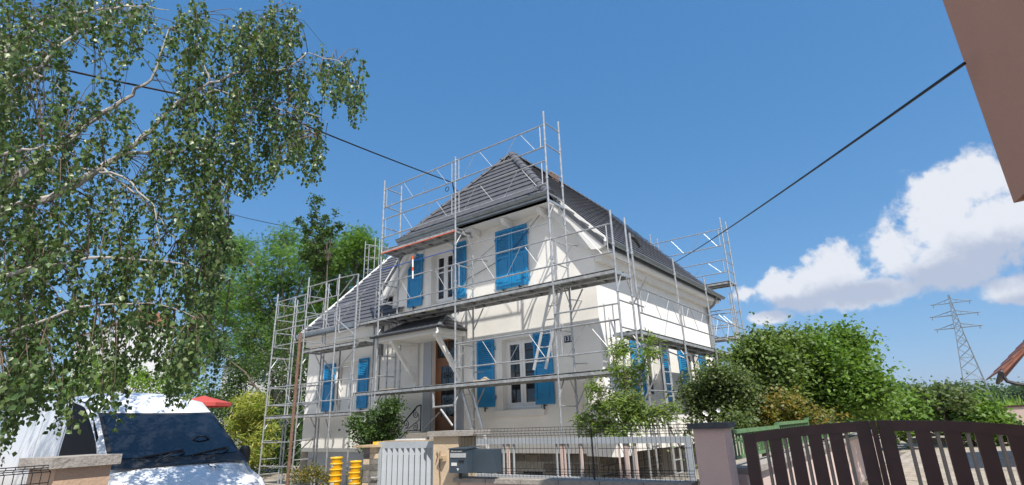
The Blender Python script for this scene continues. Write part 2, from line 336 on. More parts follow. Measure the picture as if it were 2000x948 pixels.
# roof planes -------------------------------------------------------
roof = MB()
PK = Vector((RX, 12.62, 8.22)); RB = Vector((RX, YB+.3, 8.12)); ez = 3.94; sl_ = (8.22-3.94)/3.95
E0 = lambda s: [Vector((RX+s*3.95, YV-.02, 3.94)), Vector((RX+s*2.68, YV-.02, 5.316))]
rf = roof
for s in (1, -1):
    a, b = E0(s); e = Vector((RX+s*2.95, 10.40, 5.16))
    back = Vector((RX+s*3.95, YB+.3, 3.94))
    rf.add([a, back, RB, PK, b], [(0, 1, 2, 3, 4)])
    rf.add([a-Vector((0, 0, .14)), back-Vector((0, 0, .14)), RB-Vector((0, 0, .14)), PK-Vector((0, 0, .14)), b-Vector((0, 0, .14))], [(4, 3, 2, 1, 0)])
    rf.add([a, b, b-Vector((0, 0, .14)), a-Vector((0, 0, .14))], [(0, 1, 2, 3)]); rf.add([a, back, back-Vector((0, 0, .14)), a-Vector((0, 0, .14))], [(0, 1, 2, 3)])
HL, HR = Vector((RX-2.72, 10.42, 5.36)), Vector((RX+2.72, 10.42, 5.36))
rf.add([HL, HR, PK], [(0, 1, 2)]); rf.add([HL, HR, HR-Vector((0, 0, .1)), HL-Vector((0, 0, .1))], [(0, 3, 2, 1)])
rf.add([HR, E0(1)[1], PK, HL, E0(-1)[1]], [(0, 1, 2), (3, 2, 4)])
# wing: faces the street, meets the main roof's left slope
WE, WT = Vector((WL-.18, 10.58, 3.10)), Vector((WL-.18, 14.8, 7.12))
rf.add([WE, Vector((-12.6, 10.58, 3.12)), Vector((-9.5, 14.8, 7.12)), WT, WE-Vector((0, 0, .1)), Vector((-12.6, 10.58, 3.02)), WT-Vector((0, 0, .12))], [(0, 1, 2, 3), (0, 4, 5, 1), (0, 3, 6, 4)])
rf.add([WT, Vector((-9.5, 14.8, 7.12)), Vector((-9.5, 19.2, 3.1)), Vector((WL-.18, 19.2, 3.1))], [(0, 1, 2, 3)])
roofo = rf.build('roof', 'slate', house)
def fit_tile(w, h, m):
    t = MB(); th = .035
    t.add([(-w/2, 0, .022), (w/2, 0, .022), (w/2, h, 0), (-w/2, h, 0), (-w/2, 0, .046), (w/2, 0, .046), (w/2, h, .012), (-w/2, h, .012), (0, 0, .041), (0, h, .010)],
          [(0, 1, 5, 8, 4), (4, 8, 9, 7), (8, 5, 6, 9), (0, 4, 7, 3), (1, 2, 6, 5)])
    return t.mesh('tile', m)
TW, TH = .30, .272
tm = [fit_tile(TW-.006, TH+.03, 'tile'), fit_tile(TW-.006, TH+.03, 'tile'), fit_tile(TW-.006, TH+.03, 'tile')]
def lay(p0, ux, uy, inside, rows, cols, single, keep):      # tiles on a plane; nearest `keep` are objects
    nz = ux.cross(uy).normalized(); out = []
    for r in range(rows):
        for c in range(cols):
            o = p0+uy*(r*TH)+ux*((c+.5+(.5 if r % 2 else 0))*TW)
            cen = o+uy*TH*.5
            if inside(cen): out.append((o, c, r))
    out.sort(key=lambda t: t[0].length); R3 = Matrix((ux, uy, nz)).transposed().to_3x3()
    for i, (o, c, r) in enumerate(out[:keep]):
        jig = Matrix.Rotation(random.gauss(0, .002), 3, 'X')
        link('tile', random.choice(tm), o+nz*.004, roofo, (R3@jig).to_euler())
    rest = MB()
    for (o, c, r) in out[keep:]:
        q = []
        for (x, y, z) in [(-.147, 0, .026), (.147, 0, .026), (-.147, 0, .05), (0, 0, .045), (.147, 0, .05), (-.147, TH+.02, .016), (0, TH+.02, .014), (.147, TH+.02, .016)]:
            q.append(o+ux*x+uy*y+nz*z)
        rest.add(q, [(0, 1, 4, 3, 2), (2, 3, 6, 5), (3, 4, 7, 6), (1, 7, 4), (0, 2, 5)], 0)
    if rest.v: tag(rest.build('tile_courses', ['tile', 'tile_b'], roofo), kind='stuff')
    return len(out)
uyH = (PK-(HL+HR)/2).normalized(); hl = (PK-(HL+HR)/2).length
def inH(p):
    f = (p-HL).dot(uyH)/hl; return f < .985 and abs(p.x-RX) < 2.72*(1-f)-.02
n1 = lay(HL+Vector((-.3, 0, 0)), Vector((1, 0, 0)), uyH, inH, 15, 21, 1, 150)
uyW = (WT-WE).normalized()
def inW(p):
    z = p.z; xv = RX-(8.22-z)/sl_ if z > 3.94 else -12.75
    return p.x < xv+.1 and p.x > WL-.12 and p.z < 7.05
n2 = lay(WE+Vector((-.12, 0, 0)), Vector((1, 0, 0)), uyW, inW, 23, 28, 1, 150)
a = E0(1)[0]; b_ = Vector((RX, a.y, 8.22)); uyS = (b_-a).normalized()
hipn = (PK-E0(1)[1])
def inS(p):
    if p.z > 5.316:
        f = (p.z-5.316)/(PK.z-5.316); return p.y > YV+(PK.y-YV)*f+.05
    return p.y < YB+.2
n3 = lay(Vector((a.x, a.y, a.z)), Vector((0, 1, 0)), uyS, lambda p: inS(p) and p.z < 8.12 and p.y < YB+.25, 23, 30, 1, 0)
# ridge and hip tiles
def caps(p, q, n, r=.115):
    d = (q-p)/n
    for i in range(n):
        m = MB(); o = p+d*i; dn = d.normalized(); a = dn.cross(Vector((0, 0, 1))).normalized(); u = a.cross(dn)
        vs = []
        for k, (t, rr) in enumerate(((0, r*1.12), (.12, r*1.12), (.14, r), (1.06, r*.9))):
            for j in range(7):
                an = PI*j/6; vs.append(o+d*t+a*math.cos(an)*rr+u*(math.sin(an)*rr*.85-.01))
        m.add(vs, [(k*7+j, k*7+j+1, (k+1)*7+j+1, (k+1)*7+j) for k in range(3) for j in range(6)]+[tuple(range(7))]); m.build('ridge_tile', 'tile', roofo, True)
up = Vector((0, 0, .02))
caps(HR+Vector((-.03, .05, .02)), PK+up, 11, .13); caps(HL+Vector((.03, .05, .02)), PK+up, 11, .12); caps(PK+up, RB+up, 20, .12)
# gutters
def gutter(p, q, r, name='gutter', drop=.0, brackets=7, mk='zinc'):
    g = MB(); d = (q-p).normalized(); out = d.cross(Vector((0, 0, 1))).normalized(); vs = []
    for t in (p, q):
        for j in range(9):
            an = PI*j/8; vs.append(t+out*math.cos(an)*r+Vector((0, 0, -math.sin(an)*r)))
        for j in range(9):
            an = PI*(8-j)/8; vs.append(t+out*math.cos(an)*r*.9+Vector((0, 0, -math.sin(an)*r*.9)))
    g.add(vs, [(j, (j+1) % 18, (j+1) % 18+18, j+18) for j in range(18)]+[tuple(range(18)), tuple(range(18, 36))])
    g.tube([p+out*r, q+out*r], .014, 6)
    g.tube([p-out*r, q-out*r], .010, 6)
    go = g.build(name, mk, house, True)
    for i in range(brackets):
        b = MB(); o = p+(q-p)*((i+.5)/brackets); b.bar(o-out*r, o+out*(r+.02), .025, .008); b.bar(o+out*(r+.016), o+out*(r+.016)+Vector((0, 0, .04)), .025, .006); b.build('gutter_bracket', mk, go)
gutter(Vector((RX-2.75, 10.36, 5.37)), Vector((RX+2.75, 10.36, 5.37)), .085, brackets=9)
fb = MB(); fb.box((RX-2.7, 10.43, 5.16), (RX+2.7, 10.47, 5.34)); fb.box((RX-2.72, 10.34, 5.225), (RX+2.72, 10.428, 5.275)); fb.build('eave_fascia', 'zinc', house)
gutter(Vector((-5.32, YB+.3, 3.92)), Vector((-5.32, YV-.03, 3.94)), .075, brackets=12)
gutter(Vector((-13.38, YV+.4, 3.92)), Vector((-13.38, YV-.03, 3.94)), .075, brackets=2)
gg = MB(); gg.box((WL-.15, 10.47, 3.03), (-12.62, 10.53, 3.14)); gg.build('wing_gutter', 'zinc', house)
vb = MB(); vb.prism([WE+Vector((-.03, -.02, -.10)), WE+Vector((-.03, -.02, .05)), WT+Vector((-.03, 0, .06)), WT+Vector((-.03, 0, -.12))], (.10, 0, 0)); vb.build('wing_verge_strip', 'whitepaint', house)
dp = MB(); dp.tube([(XW+.08, YB-.3, 3.7), (XW+.08, YB-.3, G)], .045, 10); dp.tube([(XW+.42, YB-.25, 3.86), (XW+.3, YB-.3, 3.6), (XW+.08, YB-.3, 3.45)], .045, 10); dp.build('downpipe', 'zinc', house, True)
ch = MB(); ch.box((RX-.3, 14.85, 7.9), (RX+.1, 15.3, 8.42)); cho = ch.build('chimney', 'rust', roofo)
# base: stone plinth of separate blocks and painted plinth under the wing
pb = MB(); pb.box((-11.6, YW+.30, G-.3), (XW-.45, YW+.6, -.66)); pb.box((XW-.9, YW+.31, G-.3), (XW-.46, YB, -.70)); pf = MB(); pf.box((WL+.01, YW+.01, -.68), (XW-.01, YB-.02, -.60)); pf.build('wall_foot', 'plaster', house); pb.build('plinth', 'mortar', house)
pg = MB(); pg.box((WL+.35, YW+.05, G-.3), (-11.605, YW+.3, -.655)); pg.build('wing_plinth', 'greyband', house)
for T, u0, u1, skip in ((Tf, -11.55, XW-.46, (CEL[0]-.1, CEL[2]+.1)), (Ts, YW+.34, 14.6, None)):
    z = -.70; 
    while z > G-.02:
        h = random.choice((.2, .24, .28)); u = u0
        while u < u1-.15:
            w = min(random.uniform(.28, .5), u1-u)
            if not (skip and skip[0] < u+w/2 < skip[1] and z-h < -1.05 and z > -1.40):
                b = MB(T); d = random.uniform(.0, .03)-(.30 if T is Tf else .45)
                b.add([(u+.012, z-.012, d-.05), (u+w-.012, z-.012, d-.05), (u+w-.012, z-h+.012, d-.05), (u+.012, z-h+.012, d-.05),
                       (u+.03, z-.03, d+.02), (u+w-.03, z-.03, d+.02), (u+w-.03, z-h+.03, d+.02), (u+.03, z-h+.03, d+.02)], [(4, 5, 6, 7), (0, 1, 5, 4), (1, 2, 6, 5), (2, 3, 7, 6), (3, 0, 4, 7)])
                b.build('stone', random.choice(('stone', 'stone', 'stone_b')), house)
            u += w
        z -= h
cv = MB(Tf); cv.box((CEL[0], CEL[1], -.295), (CEL[2], CEL[3], -.285)); cvo = cv.build('cellar_window', 'glass', house)
for i in range(7):
    g = MB(Tf); x = CEL[0]+.04+i*.078; g.box((x-.008, CEL[1], -.28), (x+.008, CEL[3], -.264)); g.build('grille_bar', 'iron', cvo)

# windows -----------------------------------------------------------
def window(T, h, w=-.16, leaves=2, transom=None, pane_back='glass', name='window', surround=True, sill=True):
    a, b, c, d = h; f = MB(T); fr = .05
    f.box((a, b, w-.05), (a+fr, d, w)); f.box((c-fr, b, w-.05), (c, d, w)); f.box((a+fr, b, w-.05), (c-fr, b+fr*1.3, w)); f.box((a+fr, d-fr, w-.05), (c-fr, d, w))
    fo = f.build(name, 'whitepaint', house); lw = (c-a-2*fr)/leaves
    for i in range(leaves):
        x0 = a+fr+i*lw+.004; x1 = a+fr+(i+1)*lw-.004; s = MB(T); k = .075; w2 = w+.015; y0 = b+fr*1.3+.004; y1 = d-fr-.004
        s.box((x0, y0, w2-.05), (x0+k, y1, w2)); s.box((x1-k, y0, w2-.05), (x1, y1, w2)); s.box((x0+k, y0, w2-.05), (x1-k, y0+k*1.35, w2)); s.box((x0+k, y1-k, w2-.05), (x1-k, y1, w2))
        if transom: s.box((x0+k, transom-.018, w2-.045), (x1-k, transom+.018, w2-.003))
        s.build('sash', 'whitepaint', fo)
        g = MB(T); g.box((x0+k-.01, y0+k, w2-.034), (x1-k+.01, y1-k+.01, w2-.028)); g.build('pane', pane_back, fo)
    if sill:
        s = MB(T); s.box((a-.3, b-.15, .004), (c+.22, b+.0, .07)); s.box((a-.02, b-.02, -.18), (c+.02, b-.001, .004)); s.build('sill', 'greyband' if sill == 'g' else 'trim', fo)
    if surround:
        s = MB(T); q = .115; t = .022
        s.box((a-q, b+.002, .002), (a-.001, d+q, t)); s.box((c+.001, b+.002, .002), (c+q, d+q, t)); s.box((a-.001, d+.001, .002), (c+.001, d+q, t)); s.build('surround', 'trim', fo)
    return fo
w1 = window(Tf, W1, transom=1.42); w2 = window(Tf, W2, transom=4.28, sill=False); 
w3 = MB(Tf); w3.box((W3[0]+.03, W3[1], -.19), (W3[2]-.03, W3[3]-.12, -.17)); w3.box((W3[0], W3[3]-.12, -.19), (W3[2], W3[3], -.12)); w3.box((W3[0]-.1, W3[1]-.1, .003), (W3[2]+.1, W3[1]-.002, .06)); w3.build('window_board', 'trim', house)
for h in SW[1:]: window(Ts, h, pane_back='glass')
tl = MB(Tf); tl.box((-8.56, -.2, -.4), (-8.5, .2, -.3))
def shutter(T, h, w=.03, tilt=0., label=None, hinge_left=True, flip=False):
    a, b, c, d = h; s = MB(T); k = .065; t = .035; mid = b+(d-b)*.53
    s.box((a, b, w), (a+k, d, w+t)); s.box((c-k, b, w), (c, d, w+t))
    for (y0, y1) in ((b, b+k*1.6), (mid-k*.6, mid+k*.6), (d-k, d)): s.box((a+k, y0, w), (c-k, y1, w+t))
    so_ = s.build('shutter', 'blue', house)
    if label: so_['label'] = label
    p = MB(T); p.box((a+k, b+k*1.6, w+.008), (c-k, mid-k*.6, w+.02)); p.box((a+k+.06, b+k*1.6+.06, w+.02), (c-k-.06, mid-k*.6-.06, w+.028)); p.build('shutter_panel', 'blue', so_)
    lv = MB(T); y = mid+k*.6+.01
    while y < d-k-.02:
        lv.add([(a+k, y, w+.028), (c-k, y, w+.028), (c-k, y+.042, w+.004), (a+k, y+.042, w+.004), (a+k, y+.008, w+.034), (c-k, y+.008, w+.034), (c-k, y+.05, w+.01), (a+k, y+.05, w+.01)],
               [(0, 1, 2, 3), (7, 6, 5, 4), (0, 4, 5, 1), (3, 2, 6, 7)]); y += .052
    lv.build('louvre_slats', 'blue', so_)
    for zz in (b+.2, d-.25):
        hi = MB(T); x = a if hinge_left else c; sg = 1 if hinge_left else -1
        hi.box((min(x-.03*sg, x+.22*sg), zz, w+t), (max(x-.03*sg, x+.22*sg), zz+.03, w+t+.006)); hi.tube([(x-.03*sg, zz-.03, w), (x-.03*sg, zz+.06, w)], .014, 6); hi.build('hinge', 'blue', so_)
    hk = MB(T); x = (a+c)/2; hk.bar(T(x, 0, 0) if False else (x, b-.03, .002), (x, b-.03, w+t+.03), .02, .02); hk.box((x-.02, b-.11, w+t+.02), (x+.02, b+.0, w+t+.032)); hk.build('shutter_stay', 'iron', so_)
    return so_
shutter(Tf, (-9.43, .40, -8.87, 2.07), hinge_left=False); shutter(Tf, (-7.62, .39, -7.09, 2.06))
shutter(Tf, (-12.18, 3.38, -11.56, 4.99), hinge_left=False); shutter(Tf, (-10.27, 3.33, -9.81, 4.98))
shutter(Tf, (-8.72, 3.33, -8.21, 4.96)); shutter(Tf, (-8.195, 3.33, -7.68, 4.96), hinge_left=False)
shutter(Tf, (-16.15, .55, -15.57, 2.05), hinge_left=False); shutter(Tf, (-14.34, .57, -13.86, 2.07))
for h in ((12.37, .40, 13.02, 1.93), (14.16, .42, 14.75, 1.92), (15.52, .42, 16.12, 1.9), (17.22, .42, 17.8, 1.91)): shutter(Ts, h)
# front door, surround, canopy, steps
ds = MB(Tf); q = .32
ds.box((DR[0]-q, -.14, .002), (DR[0]-.001, DR[3]+.2, .03)); ds.box((DR[2]+.001, -.14, .002), (DR[2]+q*.9, DR[3]+.2, .03)); ds.box((DR[0]-.001, DR[3]+.001, .002), (DR[2]+.001, DR[3]+.2, .03)); ds.build('door_surround', 'greyband', house)
dr = MB(Tf); a, b, c, d = DR; w = -.14
tzz = 1.72
dr.box((a, b, w-.06), (a+.06, d, w)); dr.box((c-.06, b, w-.06), (c, d, w)); dr.box((a+.06, d-.06, w-.06), (c-.06, d, w)); dr.box((a+.06, tzz, w-.06), (c-.06, tzz+.07, w))
dr.box((a+.06, b, w-.05), (a+.22, tzz, w-.01)); dr.box((c-.2, b, w-.05), (c-.06, tzz, w-.01)); dr.box((a+.22, tzz-.16, w-.05), (c-.2, tzz, w-.01)); dr.box((a+.22, b, w-.05), (c-.2, b+.36, w-.01)); dr.box((a+.28, b+.08, w-.01), (c-.26, b+.30, w+.006))
dro = dr.build('front_door', 'wood', house)
g = MB(Tf); g.box((a+.22, b+.36, w-.036), (c-.2, tzz-.16, w-.03)); g.build('door_glass', 'glass', dro)
g = MB(Tf); g.box((a+.06, tzz+.07, w-.04), (c-.06, d-.06, w-.03)); g.build('fanlight', 'glass', dro)
g = MB(Tf); g.box(((a+c)/2-.015, tzz+.07, w-.029), ((a+c)/2+.015, d-.06, w-.01)); g.build('fanlight_bar', 'wood', dro)
def scroll(T, cx, cy, r0, turns, sgn, start, n=22):
    return [(cx+math.cos(start+sgn*turns*2*PI*i/n)*r0*(1-i/n*.85), cy+math.sin(start+sgn*turns*2*PI*i/n)*r0*(1-i/n*.85)) for i in range(n+1)]
g = MB(Tf)
for cx in (-10.78, -10.62):
    for cy in (.62, 1.0, 1.3):
        pts = scroll(Tf, cx, cy, .085, 1.3, 1 if cx < -10.7 else -1, PI/2); g.tube([(x, y, w-.0) for x, y in pts], .009, 5)
g.tube([(-10.7, .25, w), (-10.7, 1.5, w)], .009, 5); g.build('door_ironwork', 'iron', dro)
hd = MB(Tf); hd.tube([(c-.13, .93, w), (c-.13, .93, w+.05), (c-.24, .93, w+.05)], .011, 8); hd.build('handle', 'iron', dro)
CX0, CX1, CY, CZ = -12.42, -9.78, 9.85, 2.42
cn = thing  # canopy stays a part of the house
co = MB(); co.box((CX0+.06, CY+.06, CZ-.16), (CX1-.06, YW-.034, CZ-.02)); canopy = co.build('canopy', 'trim', house)
co = MB(); T0, T1 = Vector((CX0+.75, YW-.03, 3.02)), Vector((CX1-.75, YW-.03, 3.02)); A0, A1, B0, B1 = Vector((CX0, CY, CZ)), Vector((CX1, CY, CZ)), Vector((CX0, YW-.03, CZ)), Vector((CX1, YW-.03, CZ))
co.add([A0, A1, T1, T0, B0, B1], [(0, 1, 2, 3), (1, 5, 2), (0, 3, 4)]); co.build('canopy_roof', 'slate', canopy)
def slates(p0, p1, t0, t1, rows):
    for r in range(rows):
        f0, f1 = r/rows, (r+1.12)/rows; a0 = p0+(t0-p0)*f0; b0 = p1+(t1-p1)*f0; a1 = p0+(t0-p0)*min(f1, 1); b1 = p1+(t1-p1)*min(f1, 1)
        n = max(1, int((b0-a0).length/.24)); nz = (b0-a0).cross(a1-a0).normalized()
        if nz.z < 0: nz = -nz
        for i in range(n):
            s0, s1 = i/n+.004, (i+1)/n-.004; o = nz*.016; m = MB()
            q = [a0+(b0-a0)*s0, a0+(b0-a0)*s1, a1+(b1-a1)*s1, a1+(b1-a1)*s0]
            m.add([q[0]+o, q[1]+o, q[2]+nz*.004, q[3]+nz*.004, q[0], q[1]], [(0, 1, 2, 3), (4, 5, 1, 0)]); m.build('slate', 'slate', canopy)
slates(A0, A1, T0, T1, 5); slates(A1, B1, T1, T1, 5)
for p, q in ((A1, T1), (A0, T0)):
    z = MB(); z.bar(p+Vector((0, 0, .02)), q+Vector((0, 0, .02)), .10, .02); z.build('hip_flashing', 'zinc', canopy)
z = MB(); z.box((CX0-.03, CY-.07, CZ-.045), (CX1+.03, CY+.0, CZ+.005)); z.box((CX1-.0, CY-.07, CZ-.045), (CX1+.06, YW-.1, CZ+.005)); z.build('canopy_gutter', 'iron', canopy)
z = MB(); z.tube([(CX1-.02, CY-.04, CZ-.04), (CX1-.02, CY-.04, CZ-.16), (CX1-.02, CY-.1, CZ-.2)], .028, 8); z.build('spout', 'whitepaint', canopy, True)
for X in (-11.72, -10.02):
    s = MB(); s.box((X-.06, YW-.10, 1.05), (X+.06, YW-.032, CZ-.165)); s.bar((X, YW-.06, 1.18), (X, CY+.14, CZ-.18), .10, .11); s.box((X-.06, CY+.08, CZ-.24), (X+.06, YW-.10, CZ-.162))
    s.tube([(X-.075, YW-.33, 1.53), (X+.075, YW-.33, 1.53)], .085, 10); s.box((X-.07, YW-.14, 1.0), (X+.07, YW-.03, 1.1)); s.build('canopy_bracket', 'trim', canopy)
st = MB(); st.box((-11.35, 10.25, G-.2), (-9.95, YW-.035, -.16))
for i in range(8): st.box((-11.35-.26*(i+1), 10.28, G-.2), (-11.35-.26*i-.002, YW-.035, -.16-.175*(i+1)))
st.build('steps', 'conc', house)
r = MB(); YR = 10.3; TP = lambda x, z: (x, YR, z)
r.tube([TP(-10.86, -.16), TP(-10.86, .52)], .017, 6); r.tube([TP(-10.86, .52), TP(-11.0, .50), TP(-12.25, -.48), TP(-13.1, -1.12)], .019, 6); r.tube([TP(-10.86, -.10), TP(-11.35, -.10), TP(-13.2, -1.40)], .013, 6); r.tube([TP(-13.1, -1.12), TP(-13.1, -1.5)], .017, 6)
for (cx, cz, rr, sg, stt, tl_) in ((-11.05, .30, .11, 1, PI/2, 1.6), (-11.42, .07, .11, 1, -PI/2, 1.5), (-11.06, -.02, .10, -1, PI/2, 1.5), (-11.9, -.36, .09, 1, -PI/2, 1.5), (-12.4, -.78, .09, 1, -PI/2, 1.5)):
    r.tube([TP(x, z) for x, z in scroll(None, cx, cz, rr, tl_, sg, stt)], .011, 5)
r.tube([TP(-10.95, .30), TP(-10.92, .15), TP(-11.1, .06), TP(-11.3, -.04), TP(-11.45, -.04)], .011, 5); r.tube([TP(-11.5, .02), TP(-11.62, -.12), TP(-11.8, -.27)], .011, 5); r.tube([TP(-12.0, -.42), TP(-12.15, -.55), TP(-12.3, -.7)], .011, 5)
r.build('stair_railing', 'iron', house)
# number plate
npl = MB(Tf); npl.box((-6.755, 1.745, .002), (-6.535, 1.90, .012)); no = npl.build('number_plate', 'plate', house)
me = text_mesh('133', .15, 'number', 'whitepaint'); link('number', me, Tf(-6.645, 1.825, .016), no, (PI/2, 0, 0))

# ------------------------------------------------------------------ scaffolding
YS, YI = 9.9, 10.58
RT = .024
def pole(root, p, q, name='standard', r=RT, m='galv'):
    b = MB(); b.tube([p, q], r, 8); o = b.build(name, m, root, True); p, q = Vector(p), Vector(q)
    for z in np.arange(math.ceil(p.z*2)/2, q.z-.05, 1.0):                     # couplers
        f = (z-p.z)/(q.z-p.z)
        if 0 < f < 1: c = p+(q-p)*f; k = MB(); k.tube([c+Vector((0, 0, -.03)), c+Vector((0, 0, .03))], r*1.45, 8); k.build('coupler', m, o)
    return o
def frame(root, o0, o1, rungs, m='galv'):
    for z in rungs: b = MB(); b.tube([(o0[0], o0[1], z), (o1[0], o1[1], z)], .017, 6); b.build('rung', m, root, True)
def gusset(root, a, b, z):
    m = MB(); A, B = Vector((a[0], a[1], z)), Vector((b[0], b[1], z)); d = B-A
    m.bar(A, B, .04, .05); m.tube([A+d*.35, Vector((a[0], a[1], z-.38))], .015, 6); m.tube([A+d*.65, Vector((b[0], b[1], z-.38))], .015, 6); m.build('transom', 'galv', root)
def guard(root, p, q, z0, z1, diag=True):         # p,q: plan points
    P, Q = Vector((p[0], p[1], 0)), Vector((q[0], q[1], 0)); d = Q-P; Ld = d.length
    m = MB(); V = lambda s, z: P+d*s+Vector((0, 0, z))
    m.tube([V(0, z1), V(1, z1)], .0185, 6); m.tube([V(0, z0), V(1, z0)], .0185, 6)
    e = .13/Ld
    for s in (e, 1-e): m.tube([V(s, z0), V(s, z1)], .015, 6)
    if diag:
        dd = .5/Ld
        for ap in ([.5] if Ld < 2.2 else [.27, .73]):
            m.tube([V(ap-.02, z1), V(ap-dd, z0)], .007, 5); m.tube([V(ap+.02, z1), V(ap+dd, z0)], .007, 5)
    return m.build('guard_rail', 'galv', root, True)
def deck(root, x0, x1, y0, y1, z, along='x', n=2, th=.085):
    b = None
    for i in range(n):
        b = MB(); g = .012
        if along == 'x': A, B = (x0+.015, y0+(y1-y0)*i/n+g/2, z-th), (x1-.015, y0+(y1-y0)*(i+1)/n-g/2, z)
        else: A, B = (x0+(x1-x0)*i/n+g/2, y0+.015, z-th), (x0+(x1-x0)*(i+1)/n-g/2, y1-.015, z)
        t = .006
        b.box((A[0], A[1], B[2]-.022), B)
        if along == 'x':
            b.box(A, (B[0], A[1]+.03, B[2]+.012)); b.box((A[0], B[1]-.03, A[2]), (B[0], B[1], B[2]+.012))
            for s in np.arange(A[0]+.3, B[0]-.1, .6): b.box((s, A[1]+.03, A[2]+.02), (s+.05, B[1]-.03, B[2]-.022), 1)
        else:
            b.box(A, (A[0]+.03, B[1], B[2]+.012)); b.box((B[0]-.03, A[1], A[2]), (B[0], B[1], B[2]+.012))
            for s in np.arange(A[1]+.3, B[1]-.1, .6): b.box((A[0]+.03, s, A[2]+.02), (B[0]-.03, s+.05, B[2]-.022), 1)
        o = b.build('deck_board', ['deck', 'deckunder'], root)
    return o
FS = thing('scaffolding', (-8, YS, G), 'tall galvanised scaffolding across the house front, reaching above the hipped roof', 'scaffolding', 'scaffolding round the house')
XA, XB, XC, XD = -12.25, -9.27, -6.31, -4.77
tops = {XA: (7.25, 7.3), XB: (7.05, 4.35), XC: (7.3, 7.32), XD: (4.25, 4.27)}
for X, (t0, t1) in tops.items():
    pole(FS, (X, YS, G), (X, YS, t0)); pole(FS, (X, YI, G), (X, YI, t1)); 
    for Z in (.93, 2.93): gusset(FS, (X, YS), (X, YI), Z-.04)
    bp = MB(); bp.box((X-.08, YS-.08, G), (X+.08, YS+.08, G+.012)); bp.box((X-.08, YI-.08, G), (X+.08, YI+.08, G+.012)); bp.build('base_plate', 'galv', FS)
for X in (XA, XC): frame(FS, (X, YS), (X, YI), [7.0, 6.4, 5.72, 5.1, 3.95, 3.4, 1.9, 1.35, .3]); gusset(FS, (X, YS), (X, YI), 4.92)
gusset(FS, (XB, YS), (XB, YI), 4.86); frame(FS, (XB, YS), (XB, YI), [3.95, 3.4, 1.9, 1.35])
frame(FS, (XD, YS), (XD, YI), [3.2, 2.3, 1.75, 1.35, .45])
for x0, x1 in ((XA, XB), (XB, XC), (XC, XD)):
    deck(FS, x0, x1, YS-.02, YI+.08, .95); deck(FS, x0, x1, YS-.02, YI+.08, 2.96)
    guard(FS, (x0, YS), (x1, YS), 3.32, 3.95)
    if x0 != XA: guard(FS, (x0, YS), (x1, YS), 1.31, 1.90)
guard(FS, (XC, YS-.03), (XD, YS-.03), 1.9, 2.22, False)
for x0, x1 in ((XA, XB), (XB, XC)): guard(FS, (x0, YS), (x1, YS), 5.36, 5.95); guard(FS, (x0, YS), (x1, YS), 6.33, 6.93)
deck(FS, XA-.05, XB, YS+.03, YI-.02, 4.99)
for (x0, x1, z, m_) in ((XB, XC, 4.38, 'galv'), (XA, XB, 4.38, 'bluetape')):
    b = MB(); b.tube([(x0, YS, z), (x1, YS, z-.02)], .012, 6); b.build('rail_tube', m_, FS, True)
b = MB(); b.tube([(XA, YS-.03, 4.86), (XB, YS-.03, 4.86)], .014, 6); b.build('rail_tube', 'orange', FS, True)
b = MB(); p = at(806, 500, YS-.04)
for i in range(6): b.tube([p+Vector((.03*i/6, 0, -.11*i)), p+Vector((.03*(i+1)/6, 0, -.11*(i+1)))], .022, 8, 1 if i % 3 else 0)
b.build('warning_pole', ['orange', 'whitepaint'], FS)
for (x, y, z) in ((-11.2, YS+.02, 2.92), (-10.35, YS+.02, 2.92)):
    b = MB(); b.box((x, y-.006, z-.055), (x+.36, y+.004, z+.03)); o = b.build('sticker', 'yellowplate', FS)
# ties to the wall
for (X, z) in ((XB+.1, 4.2), (XC, 4.0), (XC+.02, 1.2), (XB, 1.25), (XC, 2.65), (-11.0, 2.6)):
    b = MB(); b.tube([(X, YI, z), (X+.1, YW, z+.02)], .015, 6); b.build('wall_tie', 'galv', FS)
# inner console braces under decks
for X in (XB, XC, XD):
    for z in (.9, 2.9):
        b = MB(); b.tube([(X+.35, YI+.0, z-.06), (X, YI, z-.6)], .018, 6); b.build('knee_brace', 'galv', FS)
for (p, q, r_) in (((at(846, 768, 9.95)), (at(847, 797, 9.95)), .03), ((at(846, 796, 9.95)), (at(886, 792, 9.95)), .024), ((at(861, 800, 9.95)), (at(884, 832, 9.95)), .026), ((at(858, 806, 10.3)), (at(815, 852, 10.3)), .018)):
    b = MB(); b.tube([p, q], r_, 8); b.build('tube_stub', 'galv', FS, True)
b = MB(); c = at(944, 742, 10.1); vs = []; nn_ = 9
for i in range(nn_):
    for j in range(6):
        u, v = i/(nn_-1), j/5; vs.append((c.x-.24+.48*u, c.y-.14+.28*v, .965+.075*math.sin(PI*u)*math.sin(PI*v)*(1+.5*math.sin(9*u+4*v))+.002))
b.add(vs, [(i*6+j, (i+1)*6+j, (i+1)*6+j+1, i*6+j+1) for i in range(nn_-1) for j in range(5)]); tag(b.build('rag', 'soil', None, True), 'crumpled brown rag lying on the lower deck left of the window', 'rag')
b = MB(); c = at(755, 768, 10.0); b.box((c.x-.25, 9.95, .963), (c.x+.2, 10.1, .985)); b.box((c.x-.1, 10.1, .963), (c.x+.25, 10.2, .99)); tag(b.build('board_offcut', 'woodp'), 'thin wooden offcuts lying on the lower deck left of the door', 'board')
b = MB(); b.tube([(-4.79, YI+.28, 3.90), (-4.72, YI+.34, 3.86), (-4.66, YI+.45, 3.66)], [.045, .05, .03], 8); tag(b.build('cable_sleeve', 'black', None, True), 'black sleeve wrapped over the top of the first side scaffolding pole', 'sleeve')
